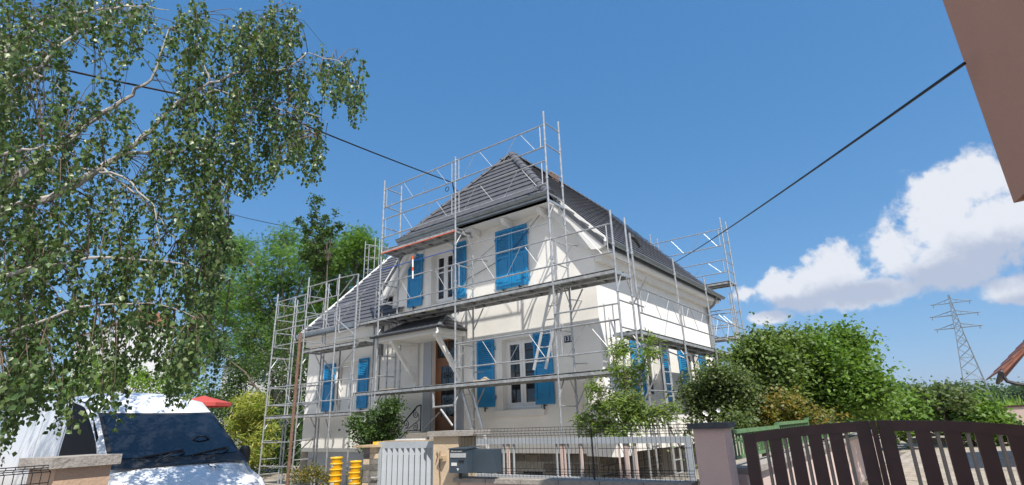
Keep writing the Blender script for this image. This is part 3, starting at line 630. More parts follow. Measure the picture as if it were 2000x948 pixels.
# left tower, joined to the front scaffolding's left
LT = thing('scaffolding', (-15.5, YS, G), 'galvanised scaffolding at the left corner, partly in front of the trees', 'scaffolding', 'scaffolding round the house')
XH, XI, XK = -17.77, -15.92, -13.28
for X, t0, t1 in ((XH, 4.57, 4.55), (XI, 4.84, 4.82)):
    pole(LT, (X, YS, G), (X, YS, t0)); pole(LT, (X, YI, G), (X, YI, t1)); pole(LT, (X+.12, YI+.03, G), (X+.1, YI+.03, t1-.1))
    frame(LT, (X, YS), (X, YI), [4.2, 3.65, 3.2, 2.7, 1.35, .8, -.3, -.85, -1.3]); gusset(LT, (X, YS), (X, YI), .41); gusset(LT, (X, YS), (X, YI), 2.35)
guard(LT, (XH, YS), (XI, YS), 3.70, 4.27); guard(LT, (XH, YS), (XI, YS), 2.72, 3.25); guard(LT, (XH, YS), (XI, YS), .80, 1.36)
guard(LT, (XH, YI+.02), (XI, YI+.02), 3.65, 4.2); guard(LT, (XH, YI+.02), (XI, YI+.02), .80, 1.36)
guard(LT, (XI, YS), (XK, YS), .80, 1.36); guard(LT, (XI, YS), (-14.2, YS), 3.95, 4.5); guard(LT, (XI, YS), (-14.2, YS), 2.98, 3.48)
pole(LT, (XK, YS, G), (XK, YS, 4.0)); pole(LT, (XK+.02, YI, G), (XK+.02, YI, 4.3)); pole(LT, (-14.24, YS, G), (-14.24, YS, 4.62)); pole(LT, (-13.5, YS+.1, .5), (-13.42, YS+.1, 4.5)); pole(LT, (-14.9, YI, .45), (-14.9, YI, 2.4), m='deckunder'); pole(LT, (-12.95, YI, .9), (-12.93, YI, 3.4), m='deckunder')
pole(LT, (-12.62, YI, G), (-12.6, YI, 3.2)); pole(LT, (-12.05, YI, G), (-12.05, YI, 2.3))
deck(LT, XH, XI, YS+.03, YI-.02, .46); deck(LT, XI, XK, YS+.03, YI-.02, .45); deck(LT, XI, XK+.1, YS+.03, YI-.02, 2.43); deck(LT, XK, XA, YS+.03, YI-.02, .95, n=1); deck(LT, XK, XA, YS+.03, YI-.02, 2.96)
frame(LT, (-14.24, YS), (-13.45, YS+.1), [4.5, 1.72, 2.6]); guard(LT, (-13.28, YS), (XA, YS), .45, 1.3, False)
b = MB(); b.tube([(-14.1, YS, 3.55), (-14.1, YS, 2.85), (-14.03, YS, 2.75), (-13.2, YS, 2.8), (-13.12, YS, 2.9), (-13.12, YS, 3.6)], .019, 7); b.tube([(-14.25, YS, 3.56), (-13.0, YS, 3.62)], .019, 7); b.build('loading_gate', 'galv', LT, True)
for (p, q) in (((-13.5, YS, 4.4), (-14.2, YS, 3.9)), ((-14.24, YS, 3.2), (-13.28, YS, 2.6)), ((-14.24, YS, 1.5), (-13.0, YS, 2.4)), ((XI, YI, 2.3), (-15.2, YI, 1.7)), ((XK, YS, .4), (-12.6, YI, -.5)), ((-15.4, YI, .3), (-15.05, YI, -.3)), ((XH, YI, .1), (XI, YI, 1.0)), ((XH, YI, -1.2), (XI, YI, -.2)), ((-14.24, YS, 3.0), (-12.9, YS, 3.9))):
    b = MB(); b.tube([p, q], .017, 6); b.build('brace', 'galv', LT, True)
for z in (-.35, -1.05): 
    b = MB(); b.tube([(XH, YS, z), (XI, YS, z+.02)], .017, 6); b.build('brace', 'galv', LT, True)
b = MB(); b.tube([at(587, 650, 9.75), at(561.7, 940, 9.75)+Vector((0, 0, -.25))], .05, 8); b.build('rusty_pole', 'rust', LT, True)
b = MB(); b.box((-12.98, YI-.05, 2.0), (-12.86, YI+.05, 3.1)); b.build('hoist_post', 'deckunder', LT)
# side scaffolding along the right wall
SS = thing('scaffolding', (-4.77, 14.5, G), 'single-lift galvanised scaffolding along the sunlit right side wall', 'scaffolding', 'scaffolding round the house')
XO, XN = -4.77, -5.45
ysd = [10.88, 13.4, 15.82, 18.2]
for i, (Y, lean) in enumerate(zip(ysd, (.1, .12, .18, .05))):
    pole(SS, (XO, Y+lean, G), (XO, Y-lean, 3.96-.05*i))
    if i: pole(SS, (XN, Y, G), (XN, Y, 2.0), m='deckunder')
    gusset(SS, (XO, Y), (XN, Y), 1.75)
for i in range(3):
    deck(SS, XN+.02, XO-.03, ysd[i], ysd[i+1], 1.81, along='y')
    for z in (2.73, 2.17):
        pass
    guard(SS, (XO, ysd[i]), (XO, ysd[i+1]), 2.17, 2.73)
deck(SS, XN+.02, XO-.03, 18.2, 19.3, 1.80, along='y')
guard(SS, (XO, 18.2), (XO, 19.3), 2.17, 2.73, False)
for (p, q) in (((XO, 10.95, .55), (XO, 13.4, .55)), ((XO, 10.95, .52), (XO, 12.9, -1.2)), ((XO, 13.4, 1.35), (XN, 13.4, 1.7)), ((XO, 15.82, 1.35), (XN, 15.82, 1.7)), ((XD-.02, YI-.1, 2.35), (XO+.05, 11.0, 2.3))):
    b = MB(); b.tube([p, q], .018, 6); b.build('brace', 'galv', SS, True)
# rear scaffolding seen beyond the right corner
RS = thing('scaffolding', (-5.01, 19.35, G), 'galvanised scaffolding rising behind the far right corner of the house', 'scaffolding', 'scaffolding round the house')
XG = -5.01; Y1, Y2 = 19.35, 20.05; XE = -7.72
pole(RS, (XG, Y1, G), (XG, Y1, 6.85)); pole(RS, (XG, Y2, G), (XG, Y2, 6.88)); pole(RS, (XE, Y1, G), (XE, Y1, 6.85)); pole(RS, (XE, Y2, G), (XE, Y2, 6.85))
frame(RS, (XG, Y1), (XG, Y2), [6.45, 6.0, 5.55, 5.2, 4.85, 3.4, 2.6, 2.1, .6])
for z0, z1 in ((5.80, 6.42), (4.82, 5.27), (2.98, 3.5)): guard(RS, (XE, Y1), (XG, Y1), z0, z1)
guard(RS, (XE, Y2), (XG, Y2), 3.0, 3.5)
for z in (4.50, 2.58): deck(RS, XE, XG, Y1+.03, Y2-.02, z); gusset(RS, (XG, Y1), (XG, Y2), z-.04)
# far left scaffold seen past the wing roof
BS = thing('scaffolding', at(715, 548, 20), 'thin scaffolding frames sticking up behind the left wing roof', 'scaffolding', 'scaffolding round the house')
for (x, y0, x1, y1, Y) in ((715, 471, 708, 560, 20), (734, 464, 729, 540, 20), (722, 478, 716, 560, 20.7), (742, 468, 739, 520, 20.7)):
    p, q = at(x1, y1, Y), at(x, y0, Y); q.x = p.x = (p.x+q.x)/2; p.z -= 8; pole(BS, (p.x, p.y, G), q, r=.028)
for y in (486, 510, 534): b = MB(); p, q = at(713, y, 20), at(733, y-6, 20); b.tube([p, q], .02, 6); b.build('brace', 'galv', BS); b = MB(); p = at(714, y-8, 20); b.tube([p, p+Vector((.3, .7, 0))], .018, 6); b.build('brace', 'galv', BS)
# ladders
def ladder(p, q, w, wd, label, group='ladders on the scaffolding', n=None, m='alu'):
    P, Q = Vector(p), Vector(q); w = Vector(wd).normalized()*w; t = thing('ladder', P, label, 'ladder', group)
    for s in (-.5, .5): b = MB(); b.bar(P+w*s, Q+w*s, .028, .06, wd); b.build('ladder_rail', m, t)
    n = n or int((Q-P).length/.28)
    for i in range(n): o = P+(Q-P)*((i+.6)/n); b = MB(); b.tube([o-w*.5, o+w*.5], .015, 6); b.build('rung', m, t)
ladder(at(1054, 722, 10.25), at(1088, 560, 10.25), .30, (1, .1, 0), 'aluminium ladder standing on the lower deck below the closed upstairs shutters')
ladder(at(960, 940, 10.2)+Vector((0, 0, -.0)), at(912, 762, 10.35), .30, (1, .1, 0), 'aluminium ladder from the ground behind the mailbox to the lower deck')
pz = atX(1312, 800, -5.12); qz = atX(1312, 676, -5.12); ladder((-5.12, pz.y, G), (-5.12, pz.y-.02, 1.72), .42, (0, 1, 0), 'pale ladder standing against the side wall between the blue shutters')

# ------------------------------------------------------------------ street boundary, right to left
def pillar(t0, t1, d, h, cap, name, label, m, mc, capt=.06, off=0.):
    o = thing(name, L((t0+t1)/2, off, G), label, 'gate pillar')
    b = MB(); b.prism([L(t0, off, G), L(t1, off, G), L(t1, off+d, G), L(t0, off+d, G)], (0, 0, h)); b.build('shaft', m, o)
    b = MB(); e = cap; b.prism([L(t0-e, off-e, G+h), L(t1+e, off-e, G+h), L(t1+e, off+d+e, G+h), L(t0-e, off+d+e, G+h)], (0, 0, capt)); b.build('cap', mc, o); return o
tp0, tp1 = Lt(1356, 860), Lt(1417, 860)
pillar(tp0, tp1, .42, 1.52, .05, 'gate_pillar', 'pink rendered pillar with dark grey cap beside the brown gate', 'pink', 'concd')
# low wall with mesh fence
tm0, tm1 = Lt(893, 930), Lt(1352, 940)
lw = thing('boundary_wall', L((tm0+tm1)/2, 0, G), 'low rendered wall with concrete coping under the wire mesh fence', 'wall')
b = MB(); b.prism([L(tm0, .02, G), L(tm1, .02, G), L(tm1, .20, G), L(tm0, .20, G)], (0, 0, .90)); b.build('wall_body', 'pinkwall', lw)
n = 6
for i in range(n):
    b = MB(); s0, s1 = tm0-.05+(tm1-tm0+.05)*i/n+.004, tm0-.05+(tm1-tm0+.05)*(i+1)/n-.004; b.prism([L(s0, -.04, G+.90), L(s1, -.04, G+.90), L(s1, .26, G+.90), L(s0, .26, G+.90)], (0, 0, .055)); b.build('coping_stone', 'conc', lw)
def meshpanel(root, P, z0, z1, t0, t1, step=.05, m='iron', folds=((.0, .0), (.08, .0), (.13, .03), (.18, 0.), (.58, 0), (.84, 0), (.89, .03), (.94, 0.), (1, 0))):
    b = MB(); h = z1-z0
    k = int((t1-t0)/step)
    for i in range(k+1):
        t = t0+i*(t1-t0)/k; b.tube([P(t, -o, z0+h*f) for f, o in folds], .0028, 4, cap=False)
    for f, o in folds:
        if f in (0,) : continue
        if f in (.13, .89) or o == 0: b.tube([P(t0, -o-.004, z0+h*f), P(t1, -o-.004, z0+h*f)], .0032, 4, cap=False)
    return b.build('mesh_panel', m, root)
mf = thing('mesh_fence', L((tm0+tm1)/2, .08, G+.955), 'black wire mesh fence on the low wall in front of the house', 'fence')
PF = lambda t, o, z: L(t, .08+o, z)
meshpanel(mf, PF, G+.965, -.068, tm0+.02, Lt(1160, 900), .055); meshpanel(mf, PF, G+.965, -.078, Lt(1160, 900)+.03, tm1+.02, .055)
for t in (Lt(1145, 900)+.05,): b = MB(); b.prism([L(t-.007, .1, G+.956), L(t+.007, .1, G+.956), L(t+.007, .112, G+.956), L(t-.007, .112, G+.956)], (0, 0, .60)); b.build('fence_post', 'iron', mf)
# white tubular frame behind the mesh
wf = thing('white_gate_panel', (-4.8, 7.6, G), 'pale metal railing with pinkish bars standing behind the wire mesh fence', 'railing')
zt, zb = -.245, -.80
x0w, x1w = at(900, 862, 7.6).x, at(1338, 862, 7.6).x
b = MB(); b.box((x0w, 7.57, zt-.085), (x1w, 7.63, zt)); b.build('top_rail', 'gateg', wf)
b = MB(); b.box((x0w, 7.565, zb-.06), (x1w, 7.635, zb)); b.build('bottom_rail', 'gateg', wf)
b = MB(); b.box((x1w-.001, 7.565, G), (x1w+.08, 7.635, zt)); b.build('end_post', 'gateg', wf); b = MB(); b.box((x0w-.06, 7.565, G), (x0w, 7.635, zt)); b.build('end_post', 'gateg', wf)
for (x, w_) in ((984, .02), (993, .05), (1004, .02), (1088, .02), (1098, .045), (1104, .03), (1111, .02), (1137, .03), (1211, .02), (1225, .06), (1243, .03)):
    X = at(x, 900, 7.6).x; b = MB(); b.box((X-w_/2, 7.585, zb), (X+w_/2, 7.615, zt-.085)); b.build('bar', 'pinkwall' if w_ > .025 or x > 1200 else 'gateg', wf)
# beige pillar, mailbox, wicket gate
tb0, tb1 = Lt(846, 900), Lt(893, 900)
bp = pillar(tb0, tb1+.02, .45, 1.50, .0, 'gate_pillar', 'cracked beige pillar with concrete cap between wicket gate and mailbox', 'beige', 'conc', .001)
b = MB(); b.prism([L(tb0-.08, -.05, G+1.502), L(tb1+.24, -.05, G+1.502), L(tb1+.24, .5, G+1.502), L(tb0-.08, .5, G+1.502)], (0, 0, .07)); b.build('cap', 'conc', bp)
b = MB(); c = L(tb0+.19, -.04, G+1.22); b.box((c.x-.045, c.y-.03, c.z-.015), (c.x+.045, c.y+.04, c.z+.02)); b.box((c.x+.01, c.y-.02, c.z-.05), (c.x+.05, c.y+.04, c.z-.015)); b.build('bell_box', 'woodp', bp)
b = MB(); b.tube([L(tb0+.07, -.012, G+1.3), L(tb0+.10, -.015, G+1.26), L(tb0+.06, -.012, G+1.15)], .006, 5); b.tube([L(tb0+.13, -.01, G+1.3), L(tb0+.12, -.012, G+1.1), L(tb0+.14, -.012, G+.95), L(tb0+.13, -.012, G+.4)], .006, 5); b.build('cable_stub', 'rust', bp)
mbx = thing('mailbox', L(Lt(920, 900), -.12, G+1.0), 'dark blue-grey metal mailbox in front of the wire mesh fence', 'mailbox')
t0, t1 = Lt(896, 900)-.0, Lt(962, 900)-.02; 
q0, q1 = Lt(896, 900), Lt(925, 900)
OB = lambda t, o, z: L(t, o, z)
zb0, zb1 = G+1.035, G+1.335
b = MB(); b.prism([L(t0, -.22, zb0), L(t0+.30, -.22, zb0), L(t0+.30, .06, zb0), L(t0, .06, zb0)], (0, 0, zb1-zb0)); b.build('box_body', 'greybox', mbx)
b = MB(); b.prism([L(t0-.01, -.235, zb1), L(t0+.31, -.235, zb1), L(t0+.31, .06, zb1+.012), L(t0-.01, .06, zb1+.012)], (0, 0, .012)); b.build('box_lid', 'greybox', mbx)
b = MB(); b.prism([L(t0+.302, -.10, zb0), L(t1+.13, -.10, zb0), L(t1+.13, .05, zb0), L(t0+.302, .05, zb0)], (0, 0, zb1-zb0-.01)); b.build('rear_box', 'greybox', mbx)
b = MB(); b.prism([L(t0+.02, -.226, zb1-.105), L(t0+.28, -.226, zb1-.105), L(t0+.28, -.2205, zb1-.105), L(t0+.02, -.2205, zb1-.105)], (0, 0, .055)); b.build('name_flap', 'alu', mbx)
b = MB(); b.prism([L(t0+.16, -.226, zb1-.165), L(t0+.25, -.226, zb1-.165), L(t0+.25, -.2205, zb1-.165), L(t0+.16, -.2205, zb1-.165)], (0, 0, .028)); b.build('letter_slot', 'black', mbx)
b = MB(); b.prism([L(t0+.04, -.226, zb1-.21), L(t0+.13, -.226, zb1-.21), L(t0+.13, -.2205, zb1-.21), L(t0+.04, -.2205, zb1-.21)], (0, 0, .04)); b.build('sticker', 'paper', mbx)
b = MB(); b.prism([L(t0+.13, -.228, zb1-.24), L(t0+.17, -.228, zb1-.24), L(t0+.15, -.228, zb1-.275)], nL*.006); b.build('arrow_mark', 'paper', mbx)
me = text_mesh('Pub, non merci !', .028, 'lettering', 'paper', .0008); o = link('lettering', me, L(t0+.13, -.229, zb1-.025), mbx, (PI/2, 0, a66))
b = MB(); b.tube([L(t0+.1, -.1, G+.955), L(t0+.1, -.1, zb0)], .02, 8); b.build('box_foot', 'iron', mbx)
tw0, tw1 = Lt(731, 900), Lt(843, 900)
wg = thing('wicket_gate', L((tw0+tw1)/2, .1, G), 'light grey slatted wicket gate between brick post and beige pillar', 'gate')
zt0 = -.215; fw_ = .065
for (s0, s1) in ((tw0, tw0+fw_), (tw1-fw_, tw1)): b = MB(); b.prism([L(s0, .08, G+.1), L(s1, .08, G+.1), L(s1, .14, G+.1), L(s0, .14, G+.1)], (0, 0, zt0-G-.1)); b.build('gate_stile', 'gateg', wg)
for (z, h) in ((zt0-.095, .095), (G+.1, .09)): b = MB(); b.prism([L(tw0+fw_, .081, z), L(tw1-fw_, .081, z), L(tw1-fw_, .139, z), L(tw0+fw_, .139, z)], (0, 0, h-.001)); b.build('gate_rail', 'gateg', wg)
ns = 9
for i in range(ns):
    s = tw0+fw_+(tw1-tw0-2*fw_)*(i+.55)/ns; b = MB(); d = .026
    b.prism([L(s-.034, .07, G+.19), L(s+.03, .13, G+.19), L(s+.038, .12, G+.19), L(s-.026, .06, G+.19)], (0, 0, zt0-.096-(G+.19))); b.build('slat', 'gateg', wg)
b = MB(); b.tube([L(tw0+.03, .06, -.72), L(tw0+.03, .0, -.72), L(tw0-.05, .0, -.72)], .012, 6); b.build('handle', 'alu', wg)
gp = thing('gate_post', L(tw0-.15, .1, G), 'brick and stone post to the left of the grey wicket gate', 'post')
z = G; r = 0
while z < -.32:
    for c in range(2):
        b = MB(); s0 = tw0-.26+c*.13; b.prism([L(s0+.004, .02+random.uniform(0, .01), z+.006), L(s0+.126, .02+random.uniform(0, .01), z+.006), L(s0+.126, .26, z+.006), L(s0+.004, .26, z+.006)], (0, 0, .075)); b.build('brick', random.choice(('stone_b', 'stone', 'beige')), gp)
    z += .085
b = MB(); b.prism([L(tw0-.25, .03, G), L(tw0-.01, .03, G), L(tw0-.01, .25, G), L(tw0-.25, .25, G)], (0, 0, z-G)); b.build('mortar_core', 'mortar', gp)
b = MB(); b.prism([L(tw0-.42, -.05, z+.002), L(tw0+.05, -.05, z+.002), L(tw0+.05, .3, z+.002), L(tw0-.42, .3, z+.002)], (0, 0, .03)); b.build('top_slab', 'woodp', gp)
# small things left lying on a plank behind the wicket gate
lg = thing('plank', L((tw0+tw1)/2, .32, zt0-.03), 'pale plank laid across the posts just behind the grey wicket gate', 'plank')
b = MB(); b.prism([L(tw0-.05, .22, zt0-.02), L(tw1+.02, .22, zt0-.02), L(tw1+.02, .42, zt0-.02), L(tw0-.05, .42, zt0-.02)], (0, 0, .03)); b.build('board', 'woodp', lg)
for s in (tw0+.0, tw1-.05): b = MB(); b.prism([L(s, .28, G), L(s+.05, .28, G), L(s+.05, .36, G), L(s, .36, G)], (0, 0, zt0-.021-G)); b.build('leg', 'woodp', lg)
zl = zt0+.011
def small(name, s, o, z, w, d, h, label, cat, m):
    b = MB(); b.prism([L(s-w/2, o-d/2, z), L(s+w/2, o-d/2, z), L(s+w/2-.004, o+d/2, z), L(s-w/2, o+d/2, z)], (0, 0, h*.92)); b.prism([L(s-w/2+.004, o-d/2+.004, z+h*.92), L(s+w/2-.004, o-d/2+.004, z+h*.92), L(s+w/2-.006, o+d/2-.004, z+h*.92), L(s-w/2+.004, o+d/2-.004, z+h*.92)], (0, 0, h*.08))
    tag(b.build(name, m), label, cat)
small('foam_block', tw0-.06, .14, z+.034, .13, .12, .045, 'pale yellow block lying on the brick post left of the wicket gate', 'block', 'lid')
small('wood_block', tw1-.22, .3, zl, .09, .07, .06, 'small pale wooden block on the plank behind the wicket gate', 'block', 'conc')
small('plastic_sheet', tw0+.45, .3, zl, .5, .14, .02, 'flat folded grey-white sheet lying on the plank behind the wicket gate', 'sheet', 'paper')
b = MB(); c = L(tw1-.09, .3, zl); b.lathe(c, [(.055, 0), (.06, .004), (.06, .04), (.055, .045)], 18); b.lathe(c+Vector((.0, 0, .0455)), [(.035, 0), (.035, .012)], 14); tag(b.build('tape_roll', 'woodp'), 'beige adhesive tape roll on the plank next to the beige pillar', 'tape roll')
b = MB(); c = L(tw1+.0, .32, zl); b.lathe(c, [(.028, 0), (.034, .09), (.036, .095)], 14); tag(b.build('cup', 'whitepaint'), 'white plastic cup under the edge of the beige pillar cap', 'cup')
# buckets: two leaning stacks
def bucket():
    t = thing('bucket', (0, 0, 0), 'x', 'bucket', 'stacked yellow paint buckets')
    b = MB(); b.lathe((0, 0, 0), [(.118, 0), (.122, .01), (.135, .115), (.137, .118)], 24); b.build('body', 'yellow', t, True, (0, 0, 0))
    b = MB(); b.lathe((0, 0, .112), [(.137, -.02), (.148, -.018), (.150, .0), (.146, .012), (.130, .012), (.126, .004)], 24); b.build('lid', 'lid', t, True, (0, 0, 0))
    b = MB(); th = np.linspace(-2.4, -1.5, 7); vs = [(math.cos(a)*(.1275+.0115*h), math.sin(a)*(.1275+.0115*h), .03+.06*h) for h in (0, 1) for a in th]
    b.add(vs, [(i, i+1, i+8, i+7) for i in range(6)]); b.build('paper_label', 'paper', t, False, (0, 0, 0)); return t
proto = bucket(); first = True
names = ['topmost', 'second from the top', 'third from the top', 'fourth from the top', 'fifth from the top', 'sixth from the top', 'seventh from the top', 'eighth from the top', 'ninth from the top', 'lowest']
BY = 8.5
for side, (px, ytop, nb, sc) in {'left': (659, 886, 8, 1.0), 'right': (691, 890, 8, .92)}.items():
    p = at(px, ytop, BY); stp = .127*sc; p.z = G+nb*stp
    for i in range(nb):
        pos = (p.x+random.uniform(-.012, .012)-.004*i, BY+(0 if side == 'left' else .06)+random.uniform(-.01, .01), G+(nb-1-i)*stp)
        if first: t = proto; ABS[t] = Vector(pos); t.location = Vector(pos)+Vector((0, 0, ZC)); first = False
        else: t = copy_tree(proto, pos)
        t.rotation_euler = (0, 0, random.uniform(-.9, .9)); t.scale = (sc, sc, sc)
        t['label'] = f'yellow paint bucket, {names[i] if i < nb-1 else "lowest"} of the {side} stack beside the stair bush'
# sliding gate (brown) -------------------------------------------------
BG = thing('driveway_gate', L(-.3, .2, G), 'dark brown double-leaf gate with arched top and wide slats', 'gate')
ga0, gm0, gm1, ga1 = Lt(1452, 880), Lt(1712, 880), Lt(1765, 880), Lt(2000, 880)+.35
def arc(t): 
    c = (gm0+gm1)/2; hw = 1.35; u = (t-c)/hw
    return -.095-.115*u*u-(.02*max(0, abs(u)-.8) if t > 0 else 0)
def leaf(s0, s1, nsl, side):
    o = .10; n = 14
    b = MB(); 
    for i in range(n):
        a0 = s0+(s1-s0)*i/n; a1 = s0+(s1-s0)*(i+1)/n
        z0, z1 = arc(a0), arc(a1); h = .098
        q = [L(a0, o, z0-h), L(a1, o, z1-h), L(a1, o, z1), L(a0, o, z0)]
        q2 = [v+nL*.06 for v in q]; b.add(q+q2, [(0, 1, 2, 3), (7, 6, 5, 4), (3, 2, 6, 7), (0, 4, 5, 1)])
    b.build('arched_rail', 'brown', BG)
    b = MB(); b.prism([L(s0, o+.002, G+.08), L(s1, o+.002, G+.08), L(s1, o+.058, G+.08), L(s0, o+.058, G+.08)], (0, 0, .14)); b.build('bottom_rail', 'brown', BG)
    for t, w in ((s0, .125), (s1-.125, .125)):
        b = MB(); b.prism([L(t, o-.002, G+.08), L(t+w, o-.002, G+.08), L(t+w, o+.062, G+.08), L(t, o+.062, G+.08)], (0, 0, arc(t+w/2)+.004-(G+.08))); b.build('gate_stile', 'brown', BG)
    inner0, inner1 = s0+.125, s1-.125; pitch = (inner1-inner0)/nsl
    for i in range(nsl):
        w = .125
        if i < nsl-1:
            tt = inner0+pitch*(i+1)-w/2; b = MB(); b.prism([L(tt, o+.01, G+.22), L(tt+w, o+.01, G+.22), L(tt+w, o+.05, G+.22), L(tt, o+.05, G+.22)], (0, 0, arc(tt+w/2)-.08-(G+.22))); b.build('slat', 'brown', BG)
        tt = inner0+pitch*(i+.5); b = MB(); b.tube([L(tt, o+.03, G+.22), L(tt, o+.03, arc(tt)-.06)], .017, 8); b.build('round_bar', 'concb', BG)
M['concb'] = mat('taupe_paint', (.30, .25, .21), .5, .08, 6)
leaf(ga0, gm0-.005, 5, 'l'); leaf(gm1-.16, ga1, 5, 'r')
b = MB(); b.prism([L(gm0, .07, G+.05), L(gm1-.17, .07, G+.05), L(gm1-.17, .18, G+.05), L(gm0, .18, G+.05)], (0, 0, -.092-(G+.05))); b.build('meeting_post', 'brown', BG)
# yard beyond the brown gate -------------------------------------------
XWL = -1.98
yw = MB(); yw.add([(XWL, 7, G+.006), (14, 7, G+.006), (14, 36, G+.006), (XWL, 36, G+.006)], [(0, 1, 2, 3)]); tag(yw.build('yard', 'joint'), 'paved yard beyond the brown gate', kind='structure')
pvs = MB(); y = 13.
ca, sa = math.cos(.6), math.sin(.6)
for i in range(-60, 60):
    for j in range(-60, 60):
        u = i*.36; v = j*.24; x = 4+u*ca-v*sa+(.18*ca if j % 2 else 0); yy = 22+u*sa+v*ca+(.18*sa if j % 2 else 0)
        if XWL+.2 < x < 9 and 9 < yy < 35.7:
            hh = .014+random.uniform(0, .004); w, h = .172, .112
            vs = [(x+a*w*ca-b_*h*sa, yy+a*w*sa+b_*h*ca, G+.006+z) for z in (0, hh) for a, b_ in ((-1, -1), (1, -1), (1, 1), (-1, 1))]
            pvs.add(vs, [(4, 5, 6, 7), (0, 1, 5, 4), (1, 2, 6, 5), (3, 0, 4, 7)])
tag(pvs.build('yard_paving', 'paver'), 'sand coloured paving blocks laid diagonally in the yard', kind='stuff')
wy = thing('garden_wall', (XWL, 14, G), 'low pale pink garden wall with concrete coping carrying the green railing', 'wall')
b = MB(); b.box((XWL-.2, 7.0, G), (XWL, 21.5, G+1.0)); b.build('wall_body', 'pinkwall', wy)
for i in range(14): b = MB(); y0 = 7.0+i*14.5/14; b.box((XWL-.27, y0+.004, G+1.0), (XWL+.06, y0+14.5/14-.004, G+1.07)); b.build('coping_stone', 'conc', wy)
gr = thing('green_railing', (XWL-.1, 14, G+1.07), 'green painted iron railing on the pink garden wall', 'railing')
for k in range(6):
    y0 = 7.1+k*2.4; y1 = y0+2.32; zt_ = -.165+.046*k
    b = MB(); b.box((XWL-.16, y0, zt_-.045), (XWL-.10, y1, zt_)); b.build('top_rail', 'greeni', gr)
    b = MB(); b.box((XWL-.15, y0, G+1.15), (XWL-.11, y1, G+1.185)); b.build('bottom_rail', 'greeni', gr)
    b = MB(); b.box((XWL-.16, y1, G+1.07), (XWL-.10, y1+.06, zt_+.03)); b.build('post', 'greeni', gr)
    for i in range(18): Y = y0+(i+.5)*(y1-y0)/18; b = MB(); b.box((XWL-.14, Y-.012, G+1.185), (XWL-.12, Y+.012, zt_-.045)); b.build('bar', 'greeni', gr)
fwl = thing('far_wall', (5, 36.2, G), 'pale pink wall with dark coping closing the yard on the far right', 'wall')
p = at(1912, 795, 36.2); zc = p.z-.05
b = MB(); b.box((p.x, 36.1, G), (14, 36.3, zc)); b.build('wall_body', 'pinkwall', fwl)
b = MB(); b.box((p.x-.05, 36.05, zc), (14, 36.35, zc+.07)); b.build('coping', 'brown', fwl)
pk = thing('planter_kerb', (0, 35.6, G), 'low pinkish edging along the bed at the end of the yard', 'kerb')
for i in range(11): b = MB(); b.box((XWL+.3+i*.8, 35.5, G), (XWL+1.08+i*.8, 35.75, G+.28)); b.build('edging_block', random.choice(('pinkwall', 'beige', 'conc')), pk)
# bench-like stone trough
tr_ = thing('stone_bench', at(1850, 845, 34.5), 'small pale stone bench in front of the bed at the end of the yard', 'bench'); p = at(1850, 862, 34.5); p.z = G
b = MB(); b.box((p.x-.55, 34.2, G+.42), (p.x+.55, 34.7, G+.52)); b.build('seat', 'conc', tr_)
for s in (-.4, .25): b = MB(); b.box((p.x+s, 34.25, G), (p.x+s+.15, 34.65, G+.42)); b.build('leg', 'conc', tr_)

# ------------------------------------------------------------------ left fence and pillar near the camera
d3 = Vector((-.225, .974, 0)).normalized(); n3v = Vector((d3.y, -d3.x, 0))
P1 = Vector((-4.86, 1.2, 0))
def K(t, o, z): return P1+d3*t+n3v*o+Vector((0, 0, z))          # o > 0 towards the camera
lp = thing('gate_pillar', K(.3, -.2, G), 'peach rendered pillar with weathered concrete cap in front of the van', 'gate pillar')
zc = -.195
b = MB(); b.prism([K(.09, -.04, G), K(.45, -.04, G), K(.45, -.36, G), K(.09, -.36, G)], (0, 0, zc-G)); b.build('shaft', 'peachy', lp)
b = MB(); b.prism([K(.035, 0, zc), K(.49, 0, zc), K(.49, -.40, zc), K(.035, -.40, zc)], (0, 0, .07)); b.build('cap', 'conc', lp)
lw2 = thing('boundary_wall', K(-1.2, -.1, G), 'low concrete wall left of the peach pillar at the photo edge', 'wall')
b = MB(); b.prism([K(-3, -.05, G), K(.045, -.05, G), K(.045, -.25, G), K(-3, -.25, G)], (0, 0, 1.30)); b.build('wall_body', 'conc', lw2)
mf2 = thing('mesh_fence', K(-1.2, -.15, G+1.3), 'dark wire mesh fence left of the peach pillar', 'fence')
meshpanel(mf2, lambda t, o, z: K(t, -.02+o, z), G+1.22, -.17, -2.6, .05, .05)
for t in (-2.6, -1.3): b = MB(); b.tube([K(t, -.15, G+1.3), K(t, -.15, -.17)], .02, 8); b.build('fence_post', 'iron', mf2)

# ------------------------------------------------------------------ van
van = thing('van', (-12, 4.0, G), 'white panel van with 62 on its bonnet, parked under the birch', 'van')
YC = 4.12
